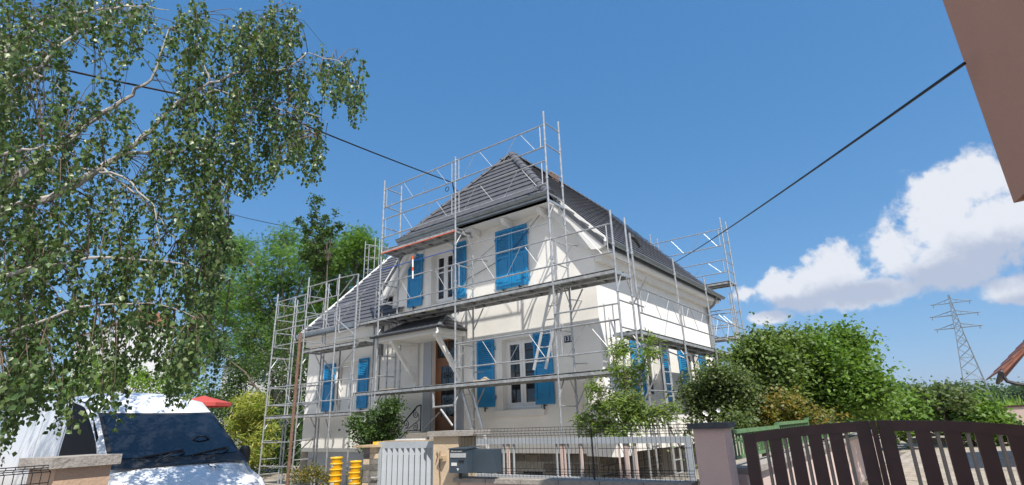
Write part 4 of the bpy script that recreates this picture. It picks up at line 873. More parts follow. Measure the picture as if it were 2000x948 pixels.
# stations: X, [(half width, z)] bottom to top
def sec(wb, zb_, ws, zs, wt, zt, crown):
    return [(wb, zb_), (wb+.03, zb_+.12), (ws+.01, (zb_+zs)/2), (ws, zs-.12), (ws-.015, zs), (ws-(ws-wt)*.35, zs+(zt-zs)*.34), (ws-(ws-wt)*.68, zs+(zt-zs)*.68), (wt+.02, zt-.10), (wt-.05, zt-.03), (wt*.62, zt+crown*.6), (0, zt+crown)]
ST = [(-8.50, sec(.70, -1.30, .78, -1.06, .66, -.94, .02)), (-8.62, sec(.82, -1.38, .90, -.95, .80, -.80, .03)), (-8.95, sec(.88, -1.40, .97, -.76, .88, -.66, .04)), (-9.35, sec(.90, -1.40, 1.0, -.66, .92, -.555, .05)), (-9.62, sec(.90, -1.40, 1.04, -.60, 1.0, -.47, .05)),
      (-9.95, sec(.90, -1.40, 1.05, -.56, 1.0, -.25, .03)), (-10.35, sec(.90, -1.40, 1.05, -.52, .99, .02, .03)), (-10.8, sec(.90, -1.40, 1.05, -.50, .97, .31, .03)), (-11.0, sec(.90, -1.40, 1.05, -.50, .96, .42, .04)), (-11.35, sec(.90, -1.40, 1.05, -.48, .95, .60, .06)), (-11.9, sec(.90, -1.40, 1.05, -.45, .95, .69, .07)),
      (-13.2, sec(.90, -1.40, 1.05, -.42, .95, .71, .07)), (-15.9, sec(.90, -1.40, 1.05, -.42, .95, .70, .07)), (-16.3, sec(.88, -1.36, 1.0, -.42, .88, .50, .05))]
vb_ = MB(); nsx = len(ST[0][1]); rings = []
for X, s in ST:
    ring = [(X, YC-w, z) for w, z in s]+[(X, YC+w, z) for w, z in s[:-1][::-1]]; rings.append(ring)
m_ = len(rings[0]); vs = [p for r in rings for p in r]
vb_.add(vs, [(i*m_+j, i*m_+(j+1), (i+1)*m_+(j+1), (i+1)*m_+j) for i in range(len(rings)-1) for j in range(m_-1)]+[tuple(range(m_)), tuple((len(rings)-1)*m_+k for k in range(m_))])
body = vb_.build('body', 'van', van, True)
def vsurf(s, X, side=-1, off=.0):          # point on the body side: s = profile index (float), X station interpolation
    for i in range(len(ST)-1):
        if ST[i][0] >= X >= ST[i+1][0]:
            f = (ST[i][0]-X)/(ST[i][0]-ST[i+1][0]); k = int(min(s, nsx-1.001)); g = s-k
            A = [ST[i][1][k][c]*(1-g)+ST[i][1][k+1][c]*g for c in (0, 1)]; B = [ST[i+1][1][k][c]*(1-g)+ST[i+1][1][k+1][c]*g for c in (0, 1)]
            return Vector((X, YC+side*(A[0]*(1-f)+B[0]*f+off), A[1]*(1-f)+B[1]*f))
def patch(name, m, X0, X1, s0, s1, off, side=-1, nx=8, ns_=5, skew=None, parent=None):
    b = MB(); vs = []
    for i in range(nx+1):
        for j in range(ns_+1):
            f = i/nx; g = j/ns_; X = X0+(X1-X0)*f
            if skew: X = X+skew*g*(1-f)
            vs.append(vsurf(s0+(s1-s0)*g, X, side, off))
    b.add(vs, [(i*(ns_+1)+j, i*(ns_+1)+j+1, (i+1)*(ns_+1)+j+1, (i+1)*(ns_+1)+j) for i in range(nx) for j in range(ns_)]); return b.build(name, m, parent or van, True)
# windscreen following the nose slope
def wind(X, y, off=.012):
    X = X-.10*y*y
    for i in range(len(ST)-1):
        if ST[i][0] >= X >= ST[i+1][0]:
            f = (ST[i][0]-X)/(ST[i][0]-ST[i+1][0]); zt = ST[i][1][-1][1]*(1-f)+ST[i+1][1][-1][1]*f; w = .99-.085*min(1, max(0, (-9.6-X)/1.15))
            return Vector((X+off*.8, YC+w*y, zt-.045*y*y+off+.006))
def wpatch(name, m, xa, xb, va, vb2, off):
    b = MB(); vs = []; nx, ny = 8, 12
    for i in range(nx+1):
        for j in range(ny+1): vs.append(wind(xa+(xb-xa)*i/nx, va+(vb2-va)*j/ny, off))
    b.add(vs, [(i*(ny+1)+j, (i+1)*(ny+1)+j, (i+1)*(ny+1)+j+1, i*(ny+1)+j+1) for i in range(nx) for j in range(ny)]); return b.build(name, m, van, True)
wpatch('windscreen_seal', 'plastic', -9.66, -10.80, -1.0, 1.0, .012)
wpatch('windscreen', 'glass', -9.74, -10.74, -.94, .94, .018)
wpatch('cowl', 'plastic', -9.5, -9.67, -1.0, 1.0, .014)
for (v0, v1) in ((-.75, .05), (.0, .8)):
    b = MB(); p, q = wind(-9.68, v0+.35, .05), wind(-9.80, v1, .03); b.tube([wind(-9.6, v0+.3, .04), (p+q)/2+Vector((.02, 0, .02)), q], .012, 6); b.bar(wind(-9.72, v0+.12, .03), wind(-9.86, v1, .03), .012, .022); b.build('wiper', 'plastic', van)
b = MB(); b.tube([wind(-9.98, .42, -.04)+Vector((-.1, 0, 0))+Vector((.15*math.cos(t)*.3, .19*math.sin(t), .19*math.cos(t))) for t in np.linspace(0, 2*PI, 17)], .014, 6); b.build('steering_wheel', 'plastic', van)
for side in (-1, 1):
    patch('side_window', 'darkglass', -10.0, -11.9, 4.1, 7.6, .006, side, skew=-.40)
    patch('door_seal', 'plastic', -11.98, -12.0, 1.0, 7.2, .005, side, nx=1)
    patch('side_moulding', 'plastic', -9.2, -16.0, 1.6, 2.1, .012, side, nx=14, ns_=2)
    patch('door_seam', 'plastic', -13.4, -13.412, 1.0, 7.2, .004, side, nx=1)
    hl_ = patch('headlight', 'lamp', -8.62, -9.1, 3.0, 4.6, .012, side, nx=5, ns_=3)
    b = MB(); y = YC+side*1.13; b.lathe((-9.98, y, -.50), [(.03, -.02), (.08, -.005), (.095, .05), (.10, .12), (.095, .20), (.07, .26), (.03, .275)], 14); b.tube([(-10.0, YC+side*.97, -.46), (-9.99, y, -.44)], .03, 8); b.build('wing_mirror', 'plastic', van, True)
    for X in (-9.35, -14.2):
        b = MB(); b.tube([(X, YC+side*.82, G+.34), (X, YC+side*1.0, G+.34)], .34, 22); w_ = b.build('wheel', 'black', van, True)
        b = MB(); b.tube([(X, YC+side*1.0, G+.34), (X, YC+side*1.01, G+.34)], .2, 18); b.build('rim', 'alu', w_)
gr_ = MB(); gr_.box((-8.50, YC-.5, -1.16), (-8.46, YC+.5, -1.0)); gr_.build('grille', 'plastic', van)
me = text_mesh('62', .20, 'number', 'plastic', .001)
c = vsurf(9.35, -9.22, 1, 0); p0 = vsurf(9.35, -9.3, 1, 0); px_ = vsurf(9.1, -9.3, 1, 0)
nn = Vector((.22, .05, 1)).normalized(); o = link('number', me, p0+nn*.03+Vector((0, -.06, .012)), van); X_ = Vector((-.1, .99, 0)); Y_ = nn.cross(X_); o.rotation_euler = Matrix((X_, Y_, nn)).transposed().to_euler(); o.scale = (.8, 1.7, 1)

# ------------------------------------------------------------------ salmon building overhead on the right, red roofed house
ob = thing('salmon_house', (2.5, 4, 0), 'salmon rendered upper storey of a house overhanging at top right', 'house')
c0 = at(1980, 397, 4.0); zb_ = c0.z
b = MB(); b.prism([(c0.x, 4.0, zb_), (c0.x+4, 4.0-.55, zb_), (c0.x+4.2, .2, zb_), (c0.x+1.0, -.6, zb_)], (0, 0, 5)); b.build('upper_storey', 'oriel', ob)
b = MB(); b.prism([(c0.x+.04, 3.96, zb_-.03), (c0.x+4, 3.4, zb_-.03), (c0.x+4.2, .3, zb_-.03), (c0.x+1.05, -.5, zb_-.03)], (0, 0, .03)); b.build('drip_edge', 'oriel', ob)
b = MB(); b.prism([(c0.x-.85, 4.95, zb_+5.002), (c0.x+5, 4.3, zb_+5.002), (c0.x+5.2, -.8, zb_+5.002), (c0.x+.3, -1.5, zb_+5.002)], (0, 0, .25)); b.build('added_shade_eave', 'trim', ob)  # unseen eave, added to cast shade on the pink pillar and brown gate
b = MB(); b.prism([(c0.x+2.2, 3.2, G), (c0.x+4, 3.0, G), (c0.x+4.2, .5, G), (c0.x+2.4, .0, G)], (0, 0, zb_-.03-G)); b.build('lower_storey', 'oriel', ob)
rh = thing('red_roofed_house', at(1990, 800, 22), 'neighbouring house corner with red tiled roof and dark gutter at right', 'house')
E1 = at(1957, 727, 20); E2 = at(2060, 700, 20); 
ex = E1.x; ezz = E1.z+.04
Tt = Vector((ex+3.2, 20.5, ezz+3.6))
b = MB(); b.add([(ex, 19.7, ezz), (ex+.4, 27, ezz), (ex+4, 27, ezz+3.8), (ex+4, 19.7, ezz+3.8), (ex, 19.7, ezz-.1), (ex+.4, 27, ezz-.1), (ex+4, 27, ezz+3.7), (ex+4, 19.7, ezz+3.7)], [(0, 3, 2, 1), (4, 5, 6, 7), (0, 1, 5, 4), (0, 4, 7, 3)]); rro = b.build('roof', 'redtile', rh)
for r in range(15):
    for cix in range(1):
        f0, f1 = r/15, (r+1.08)/15
        b = MB(); y0 = 19.68
        b.add([(ex+4*f0, y0, ezz+3.8*f0+.05), (ex+4*f0, 27, ezz+3.8*f0+.05), (ex+4*f1, 27, ezz+3.8*f1+.02), (ex+4*f1, y0, ezz+3.8*f1+.02), (ex+4*f0, y0, ezz+3.8*f0), (ex+4*f0, 27, ezz+3.8*f0), (ex+4*f1, y0, ezz+3.8*f1-.02)], [(0, 1, 2, 3), (0, 4, 5, 1), (0, 3, 6, 4)]); b.build('tile_course', 'redtile', rro)
b = MB(); b.tube([(ex-.06, 19.6, ezz-.1), (ex+.3, 27, ezz-.1)], .07, 8); b.tube([(ex-.04, 19.65, ezz-.12), (ex+.02, 19.65, ezz-.3), (ex+.2, 19.65, ezz-.38), (ex+2.5, 19.75, ezz-.85), (ex+2.6, 19.75, G)], .045, 8); b.build('gutter', 'iron', rh, True)
b = MB(); b.box((ex+2.6, 19.9, G), (ex+8, 27, ezz+.5)); b.build('wall', 'pink', rh)

# ------------------------------------------------------------------ cables
def cable(pts, r, name, label, sag=0., group=None):
    P = [Vector(p) for p in pts]; out = []
    for i in range(len(P)-1):
        for k in range(12):
            f = k/12; out.append(P[i].lerp(P[i+1], f)+Vector((0, 0, -sag*4*f*(1-f))))
    out.append(P[-1]); b = MB(); b.tube(out, r, 6); return tag(b.build(name, 'cable', None, True), label, 'cable', group)
cable([at(1884, 124, 3.8), atX(1316, 514, -5.9)], .010, 'overhead_cable', 'black cable from the salmon building down to the right side of the roof', .05)
cable([atD(-80, 90, 9.5), atD(540, 222, 9.5), at(884, 357, 10.9), at(888, 380, 11.6)], .016, 'overhead_cable', 'black cable running through the birch to the mast on the roof', .03)
cable([at(345, 384, 24), at(480, 426, 24), at(740, 474, 24)], .035, 'overhead_cable', 'thin black cable crossing the sky behind the scaffolding at left', .1)
cable([at(885, 560, 10.9), at(990, 500, 10.9), at(1066, 404, 10.8)], .008, 'wall_cable', 'thin black wire slung across the upper facade over the shutters', .02)
cable([at(885, 545, 10.92), at(1000, 450, 10.9), at(1040, 428, 10.9)], .005, 'wall_cable', 'finest grey wire running just above the closed shutters', .02)
ms = thing('cable_mast', at(893, 420, 12.2), 'rusty cable mast with insulators on the left hip of the roof', 'mast')
p = at(889, 420, 12.0); b = MB(); b.tube([p, at(888, 378, 12.0)], .05, 8); b.build('mast_pole', 'rust', ms, True)
b = MB(); q = at(884, 363, 12.0); b.tube([q, q+Vector((.1, 0, -.15)), q+Vector((.28, 0, -.3)), q+Vector((.3, .1, -.6))], .018, 6); b.tube([q+Vector((-.25+.08*math.cos(t), 0, -.05+.08*math.sin(t))) for t in np.linspace(0, 2*PI, 14)], .012, 5); b.build('cable_loop', 'cable', ms)
# black sleeve on the side scaffold where the cable passes
# ------------------------------------------------------------------ pylon
py = thing('pylon', (4.7, 120, 0), 'tall lattice electricity pylon standing in the field beyond the yard', 'pylon')
base = at(1912, 783, 120); top = at(1852, 577, 120); cx, cy = (base.x+top.x)/2+.05, 120; H0, H1 = G, top.z
hw = lambda z: max(.16, 1.55*(1-(z-H0)/(13.2-H0))*1.0+.42) if z < 13.2 else max(.12, .42*(1-(z-13.2)/(H1-13.2))+.06)
b = MB(); R_ = .05
lv = [H0, 2.2, 4.4, 6.3, 8.0, 9.5, 10.8, 12.0, 13.2, 14.2, 15.2, 16.1, 17.0, 17.8, H1]
lv = [z for z in lv]
for s in ((-1, -1), (1, -1), (1, 1), (-1, 1)):
    b.tube([(cx+s[0]*hw(z), cy+s[1]*hw(z), z) for z in lv], .06, 4)
b.build('legs', 'pylon', py); b = MB()
cs = ((-1, -1), (1, -1), (1, 1), (-1, 1))
for i in range(len(lv)-1):
    z0, z1 = lv[i], lv[i+1]
    for k in range(4):
        a, c = cs[k], cs[(k+1) % 4]
        b.tube([(cx+a[0]*hw(z0), cy+a[1]*hw(z0), z0), (cx+c[0]*hw(z1), cy+c[1]*hw(z1), z1)], .035, 4); b.tube([(cx+c[0]*hw(z0), cy+c[1]*hw(z0), z0), (cx+a[0]*hw(z1), cy+a[1]*hw(z1), z1)], .035, 4)
        if i % 2: b.tube([(cx+a[0]*hw(z1), cy+a[1]*hw(z1), z1), (cx+c[0]*hw(z1), cy+c[1]*hw(z1), z1)], .03, 4)
b.build('lattice', 'pylon', py)
for z, w in ((17.3, 2.5), (15.2, 3.1), (13.0, 2.9)):
    b = MB()
    for s in (-1, 1):
        tip = Vector((cx+s*w, cy, z))
        for yy in (-1, 1): b.tube([(cx+s*hw(z), cy+yy*hw(z), z), tip], .05, 4); b.tube([(cx+s*hw(z+.8), cy+yy*hw(z+.8), z+.75), tip], .04, 4)
        for f in (.3, .6): b.tube([(cx+s*w*f, cy, z), (cx+s*w*f, cy, z+.75*(1-f))], .03, 4)
        b.tube([tip, tip+Vector((0, 0, -.5))], .06, 5); b.tube([tip+Vector((-.35*s, 0, .05)), tip+Vector((.35*s, 0, .05))], .09, 5)
    b.build('cross_arm', 'pylon', py)

# ------------------------------------------------------------------ foliage
TEMPL = {  # unit leaves: verts (x across, y along, z up) and faces
 'ovate': ([(0, 0, 0), (-.42, .35, .07), (-.22, .75, .05), (0, 1, -.06), (.22, .75, .05), (.42, .35, .07), (0, .5, -.02)], [(0, 6, 1), (1, 6, 2), (2, 6, 3), (0, 5, 6), (5, 4, 6), (4, 3, 6)]),
 'quad': ([(0, 0, 0), (-.38, .5, .08), (0, 1, 0), (.38, .5, .08)], [(0, 2, 1), (0, 3, 2)]),
 'lance': ([(0, 0, 0), (-.105, .4, .03), (0, 1, -.14), (.105, .4, .03)], [(0, 2, 1), (0, 3, 2)]),
 'pinnate': ([(0, 0, 0), (-.3, .12, 0), (-.34, .3, -.03), (-.05, .25, 0), (.3, .16, 0), (.34, .34, -.03), (.05, .3, 0), (-.3, .5, -.05), (-.26, .66, -.08), (-.03, .56, 0), (.28, .55, -.05), (.24, .72, -.08), (.02, .6, 0), (-.1, .8, -.06), (0, 1.05, -.12), (.1, .8, -.06)],
             [(0, 2, 1), (0, 3, 2), (0, 4, 5), (0, 5, 6), (3, 8, 7), (3, 9, 8), (6, 10, 11), (6, 11, 12), (9, 14, 13), (9, 15, 14)]),
}
def leaf_mesh(name, pos, dirs, size, templ, m, nrm=None, jitter=.5):
    V0, F0 = TEMPL[templ]; V0 = np.array(V0); n = len(pos); pos = np.asarray(pos); dirs = np.asarray(dirs, float)
    dirs = dirs/np.maximum(np.linalg.norm(dirs, axis=1, keepdims=True), 1e-6)
    r = rng.normal(size=(n, 3)) if nrm is None else np.asarray(nrm)+rng.normal(size=(n, 3))*jitter
    xa = np.cross(dirs, r); xa /= np.maximum(np.linalg.norm(xa, axis=1, keepdims=True), 1e-6); za = np.cross(xa, dirs)
    sz = size*rng.uniform(.6, 1.25, n)
    P = pos[:, None, :]+sz[:, None, None]*(V0[None, :, 0, None]*xa[:, None, :]+V0[None, :, 1, None]*dirs[:, None, :]+V0[None, :, 2, None]*za[:, None, :])
    k = len(V0); me = bpy.data.meshes.new(name); P = P.reshape(-1, 3)
    F = np.array(F0)[None]+(np.arange(n)*k)[:, None, None]; F = F.reshape(-1, 3)
    me.vertices.add(len(P)); me.vertices.foreach_set('co', P.ravel()); me.loops.add(F.size); me.loops.foreach_set('vertex_index', F.ravel().astype(np.int32))
    me.polygons.add(len(F)); me.polygons.foreach_set('loop_start', (np.arange(len(F))*3).astype(np.int32)); me.update()
    at_ = me.attributes.new('v', 'FLOAT', 'POINT'); at_.data.foreach_set('value', np.repeat(rng.random(n), k).astype(np.float32))
    me.materials.append(M[m]); return me
def attach(name, me, root, kind='stuff'):
    o = bpy.data.objects.new(name, me); C.objects.link(o); ABS[o] = Vector((0, 0, 0)); o.parent = root; o.location = -ABS[root]; o['kind'] = kind; return o
def crown(blobs, n, clump, spread=.5, shell=.55, flat=.75):
    # blobs: (centre, (rx, ry, rz)); leaves gathered in uneven clumps nearer the outside
    w = np.array([b[1][0]*b[1][1]+b[1][0]*b[1][2] for b in blobs]); w = w/w.sum(); out = []; cl = []
    ncl = max(4, int(n/clump)); idx = rng.choice(len(blobs), ncl, p=w)
    for i in idx:
        c, r = blobs[i]; d = rng.normal(size=3); d /= np.linalg.norm(d); rad = (shell+(1-shell)*rng.random()**.7) * (1+.20*rng.normal())
        cc = np.array(c)+d*np.array(r)*rad; k = max(3, int(rng.gamma(2.2, clump/2.2))); s = spread*(.6+.7*rng.random())
        p = cc+rng.normal(size=(k, 3))*np.array([s, s, s*flat])*.5; out.append(p); cl.append((cc, s))
    return np.concatenate(out), cl
def px_blobs(L_, Y, dY=1.0):
    out = []
    for e in L_:
        x, y, rx, ry = e[:4]; YY = Y+(e[4] if len(e) > 4 else random.uniform(-dY, dY)); c = at(x, y, YY); k = m_per_px(c); out.append((tuple(c), (rx*k, (rx+ry)/2*k*.8, ry*k)))
    return out
def tree(name, label, cat, blobs, base, n, size, templ, m, clump=30, spread=.6, trunk_r=.16, bark='bark', group=None, up=.25, shell=.55, nlimb=None, forks=14):
    root = thing(name, base, label, cat, group); pts, cl = crown(blobs, n, clump, spread, shell)
    pts = pts[pts[:, 2] > G+.03]
    k = len(pts); dirs = rng.normal(size=(k, 3)); dirs[:, 2] = dirs[:, 2]*.6-.1
    nr = np.tile(np.array([.15, -.1, 1.]), (k, 1)); attach('crown', leaf_mesh('crown', pts, dirs, size, templ, m, nr, .75), root)
    b = MB(); base = Vector(base); cen = Vector(np.mean([c for c, r in blobs], axis=0)); lowz = min(c[2]-r[2] for c, r in blobs)
    tt = Vector((base.x*.6+cen.x*.4, base.y*.6+cen.y*.4, max(base.z+.3, min(lowz+.3*(cen.z-lowz), cen.z))))
    mid = (base+tt)/2+Vector((random.uniform(-.1, .1), random.uniform(-.1, .1), 0)); b.tube([base, mid, tt], [trunk_r, trunk_r*.8, trunk_r*.65], 10); b.build('trunk', bark, root, True)
    lb = MB()
    for (c, r) in blobs[:nlimb]:
        c = Vector(c); q = tt.lerp(c, .5)+Vector((random.uniform(-.2, .2), random.uniform(-.2, .2), (c-tt).length*.08)); lb.tube([tt, q, c], [trunk_r*.5, trunk_r*.3, trunk_r*.12], 6)
    step = max(1, len(cl)//(forks*max(1, len(blobs))))
    for (cc, s) in cl[::step]:
        cc = Vector(cc); c, r = min(blobs, key=lambda B: (Vector(B[0])-cc).length); c = Vector(c); q = c.lerp(cc, .5)+Vector((random.uniform(-.1, .1), random.uniform(-.1, .1), .05)); lb.tube([c, q, cc], [trunk_r*.12, trunk_r*.08, trunk_r*.03], 4, cap=False)
    lb.build('limbs', bark, root, True); return root

# birch hanging over the scene from the left ------------------------------
BL = [(60, 50, 120, 70, 4.0), (210, 30, 90, 40, 1.7), (60, 150, 90, 60, 2.4), (240, 95, 45, 40, .9), (20, 260, 60, 90, 2.0), (130, 290, 140, 75, 2.6), (230, 210, 60, 40, .6), (180, 350, 150, 60, 2.0), (60, 400, 90, 70, 1.6),
      (290, 50, 40, 40, .6), (370, 75, 38, 55, 1.3), (395, 170, 50, 80, 1.7), (430, 260, 60, 80, 2.0), (350, 260, 50, 60, 1.0), (475, 110, 50, 45, 1.2), (530, 75, 60, 42, 1.6), (540, 130, 55, 60, 1.9), (500, 200, 50, 80, 2.0), (560, 200, 36, 50, .8),
      (635, 155, 30, 30, .6), (688, 190, 20, 50, .9), (660, 165, 30, 25, .5), (600, 235, 30, 70, 1.0), (615, 300, 22, 45, .7), (560, 300, 40, 45, .9), (500, 310, 50, 60, 1.2), (430, 340, 60, 50, 1.0), (370, 380, 50, 40, .6), (480, 360, 40, 20, .3), (330, 330, 45, 40, .7),
      (412, 470, 34, 80, 3.6), (300, 420, 50, 45, .9), (220, 440, 70, 45, 1.0), (120, 460, 90, 55, 1.4), (40, 520, 70, 80, 1.8), (140, 560, 80, 60, 1.3), (240, 540, 60, 50, 1.1), (325, 530, 50, 50, 1.0), (385, 580, 45, 55, 1.0), (320, 640, 60, 60, 1.3),
      (395, 690, 45, 50, .9), (250, 640, 40, 60, .7), (120, 660, 90, 60, 1.8), (40, 680, 60, 90, 1.8), (350, 710, 50, 35, .8), (110, 725, 90, 25, 1.2), (225, 715, 26, 36, .5), (40, 755, 50, 26, .9), (125, 775, 26, 24, .3), (212, 770, 14, 26, .25), (15, 815, 20, 40, .35), (345, 738, 16, 22, .3), (615, 345, 4, 14, .12)]
bt = thing('birch_tree', (-8.6, -.1, G), 'large birch with white limbs and hanging leafy twigs filling the left of the photo', 'tree')
limbs = [  # (pixel x, y, distance, radius) chains growing out of the trunk
 [(-60, 420, 8.6, .11), (60, 330, 8.4, .09), (165, 248, 8.2, .06), (240, 195, 8.0, .045), (295, 158, 7.9, .03), (330, 60, 7.8, .015), (380, 30, 7.8, .006)],
 [(-60, 420, 8.6, .11), (100, 390, 8.2, .085), (240, 300, 8.0, .065), (290, 260, 7.8, .05), (340, 205, 7.6, .04), (410, 165, 7.4, .03), (470, 140, 7.3, .02), (560, 135, 7.2, .014), (600, 105, 7.1, .010), (660, 118, 7.1, .008), (700, 165, 7.0, .005)],
 [(-60, 180, 8.2, .10), (20, 90, 8.0, .07), (80, 45, 8.0, .05), (160, 25, 7.9, .03), (240, 12, 7.8, .015), (330, 20, 7.8, .006)],
 [(240, 300, 8.0, .05), (330, 295, 7.6, .03), (400, 290, 7.4, .02), (500, 205, 7.3, .012), (560, 215, 7.2, .009), (620, 265, 7.1, .006)],
 [(340, 205, 7.6, .03), (420, 175, 7.3, .015), (480, 190, 7.2, .010), (560, 200, 7.1, .008), (640, 240, 7.1, .005)],
 [(-60, 300, 7.4, .05), (10, 300, 7.2, .03), (60, 290, 7.1, .015), (110, 285, 7.0, .006)],
 [(60, 330, 8.4, .05), (150, 330, 7.8, .03), (240, 345, 7.4, .018), (300, 400, 7.2, .010), (310, 480, 7.1, .005)],
 [(100, 390, 8.2, .04), (200, 330, 7.6, .02), (280, 390, 7.3, .012), (345, 470, 7.2, .006)],
 [(-60, 560, 7.6, .05), (80, 520, 7.2, .03), (200, 500, 7.0, .02), (330, 510, 7.0, .012), (450, 545, 7.0, .006)],
 [(-60, 700, 7.0, .04), (40, 640, 6.8, .025), (150, 600, 6.7, .015), (290, 590, 6.7, .008), (380, 620, 6.7, .005)],
 [(470, 140, 7.3, .02), (510, 60, 7.2, .010), (530, 25, 7.2, .005)], [(410, 165, 7.4, .02), (390, 90, 7.4, .012), (375, 40, 7.4, .006)],
 [(400, 290, 7.4, .018), (440, 370, 7.2, .012), (430, 420, 7.1, .007)],
 [(-60, 180, 8.2, .08), (80, 130, 8.4, .03), (150, 60, 8.5, .02), (260, 40, 8.6, .008)], [(20, 90, 8.0, .04), (60, 140, 8.2, .02), (140, 190, 8.2, .008)]]
bb = MB(); nodes = []
tr_top = atD(-60, 300, 8.6)
bb.tube([(-8.6, -.1, G), (-8.62, -.08, 0.2), (-8.65, .0, 2.2), tuple(atD(-75, 300, 8.7)), tuple(atD(-110, 60, 8.9)), tuple(atD(-120, -200, 9.0))], [.24, .21, .18, .15, .11, .05], 12); bb.build('trunk', 'birch', bt, True)
bb = MB()
for ch_ in limbs:
    P = [atD(x, y, D) for x, y, D, r in ch_]; Rr = [c[3]*(.55 if c[3] > .02 else .8) for c in ch_]; out = []; ro = []
    for i in range(len(P)-1):
        for k in range(4):
            f = k/4; out.append(P[i].lerp(P[i+1], f)+Vector((random.gauss(0, .012), random.gauss(0, .012), random.gauss(0, .012)))); ro.append(Rr[i]*(1-f)+Rr[i+1]*f)
    out.append(P[-1]); ro.append(Rr[-1]); bb.tube(out, ro, 7); nodes += [(p, r) for p, r in zip(out, ro)]
bb.build('limbs', 'birch', bt, True)
NP = np.array([tuple(p) for p, r in nodes])
tw = MB(); pos = []; dirs = []
tot = sum(b[4]*1.0 for b in BL); NSTR = 1480
for (x, y, rx, ry, wgt) in BL:
    for k in range(int(NSTR*wgt/tot)):
        a = random.random()*2*PI; q = math.sqrt(random.random()); xx = x+rx*q*math.cos(a); yy = y+ry*q*math.sin(a)
        D = (random.uniform(6.6, 10.5) if x < 330 else random.uniform(6.6, 8.3)) if y < 500 else random.uniform(6.3, 8.8)
        ln = min(random.gammavariate(4, .11), 1.0); ln = min(ln, 2.4*ry*D/FPX+.1); p = atD(xx, yy-ln*FPX/D*.45, D)
        j = int(np.argmin(((NP-np.array(p))**2).sum(1))); src = nodes[j][0]
        if (src-p).length < 2.6 and random.random() < .6:
            mid = src.lerp(p, .55)+Vector((0, 0, (src-p).length*.16)); tw.tube([src, src.lerp(mid, .6)+Vector((0, 0, .02)), mid, p], [.006, .005, .004, .003], 4, cap=False)
        dx = Vector((random.gauss(0, .22), random.gauss(0, .22), 0)); c = [p]; st_ = ln/6; v = Vector((dx.x, dx.y, -.4)).normalized()
        for s in range(6): v = (v+Vector((random.gauss(0, .1), random.gauss(0, .1), -.35))).normalized(); c.append(c[-1]+v*st_)
        tw.tube(c, [.003, .0028, .0025, .0022, .002, .0015, .001], 3, cap=False)
        nl = int(ln/.0175)+4
        for s in range(nl):
            f = s/nl*6; i = min(int(f), 5); o = c[i].lerp(c[i+1], f-i); pos.append(o+Vector((random.gauss(0, .028), random.gauss(0, .028), random.gauss(0, .02)))); dirs.append((random.gauss(0, .55), random.gauss(0, .55), -1+random.gauss(0, .5)))
tag(tw.build('twigs', 'twig', bt), kind='stuff')
pos = np.array([tuple(p) for p in pos]); attach('foliage', leaf_mesh('foliage', pos, dirs, .056, 'ovate', 'lf_birch', None), bt)
print('birch leaves', len(pos))

# background trees -------------------------------------------------------
tree('robinia_tree', 'tall bright green tree with feathery leaves behind the left scaffolding', 'tree',
     px_blobs([(480, 500, 50, 35), (545, 520, 60, 45), (520, 580, 75, 60), (600, 590, 60, 55), (470, 600, 50, 60), (580, 660, 60, 50), (500, 680, 60, 50), (430, 540, 50, 60), (560, 470, 35, 25), (610, 500, 45, 50), (540, 630, 60, 50), (420, 640, 50, 60), (450, 480, 40, 25), (400, 580, 40, 60), (380, 680, 50, 50)], 21, 2), at(600, 930, 20).xy.to_3d()+Vector((0, 0, G)), 30000, .27, 'pinnate', 'lf_rob', 30, .8, .22)
tree('robinia_tree', 'bright green tree crown directly behind the left roof slope', 'tree',
     px_blobs([(650, 500, 45, 35), (700, 490, 45, 30), (650, 560, 50, 60), (720, 520, 35, 40), (690, 470, 30, 20), (640, 640, 40, 50)], 23, 1.5), at(690, 930, 22).xy.to_3d()+Vector((0, 0, G)), 15000, .27, 'pinnate', 'lf_rob', 28, .8, .2)
tree('slender_tree', 'dark slender shoots rising above the robinia at left of the roof', 'tree',
     px_blobs([(613, 400, 6, 24, 0), (608, 440, 9, 20, 0), (618, 470, 10, 22, 0), (635, 430, 8, 12, 0), (650, 450, 14, 8, 0), (628, 455, 9, 14, 0), (600, 470, 8, 12, 0), (625, 500, 24, 30, 0), (586, 430, 10, 8, 0), (606, 500, 20, 20, 0), (655, 415, 5, 10, 0), (612, 425, 5, 20, 0), (622, 530, 16, 26, 0), (640, 455, 12, 7, 0), (596, 450, 8, 10, 0), (664, 440, 9, 6, 0)], 17, .1), at(625, 930, 17).xy.to_3d()+Vector((0, 0, G)), 7000, .15, 'quad', 'lf_dark', 22, .2, .05)
tree('shade_tree', 'dark leafy tree with bending trunk behind the van and scaffolding', 'tree',
     px_blobs([(470, 740, 40, 35), (540, 720, 50, 45), (560, 770, 40, 60), (590, 700, 30, 60), (500, 660, 50, 25), (590, 800, 30, 50), (430, 690, 30, 20), (560, 640, 50, 40), (610, 740, 26, 60), (450, 790, 40, 24), (500, 800, 50, 24)], 17, 1.2), at(548, 935, 17).xy.to_3d()+Vector((0, 0, G)), 15000, .15, 'quad', 'lf_dark', 26, .55, .16)
tree('hedge_shrub', 'dark dense hedge behind the lower left scaffolding', 'shrub',
     px_blobs([(530, 850, 40, 50), (575, 850, 32, 55), (555, 900, 40, 40), (500, 880, 26, 40)], 13.5, .4), at(550, 940, 13.5).xy.to_3d()+Vector((0, 0, G)), 9000, .11, 'quad', 'lf_dark', 30, .35, .06)
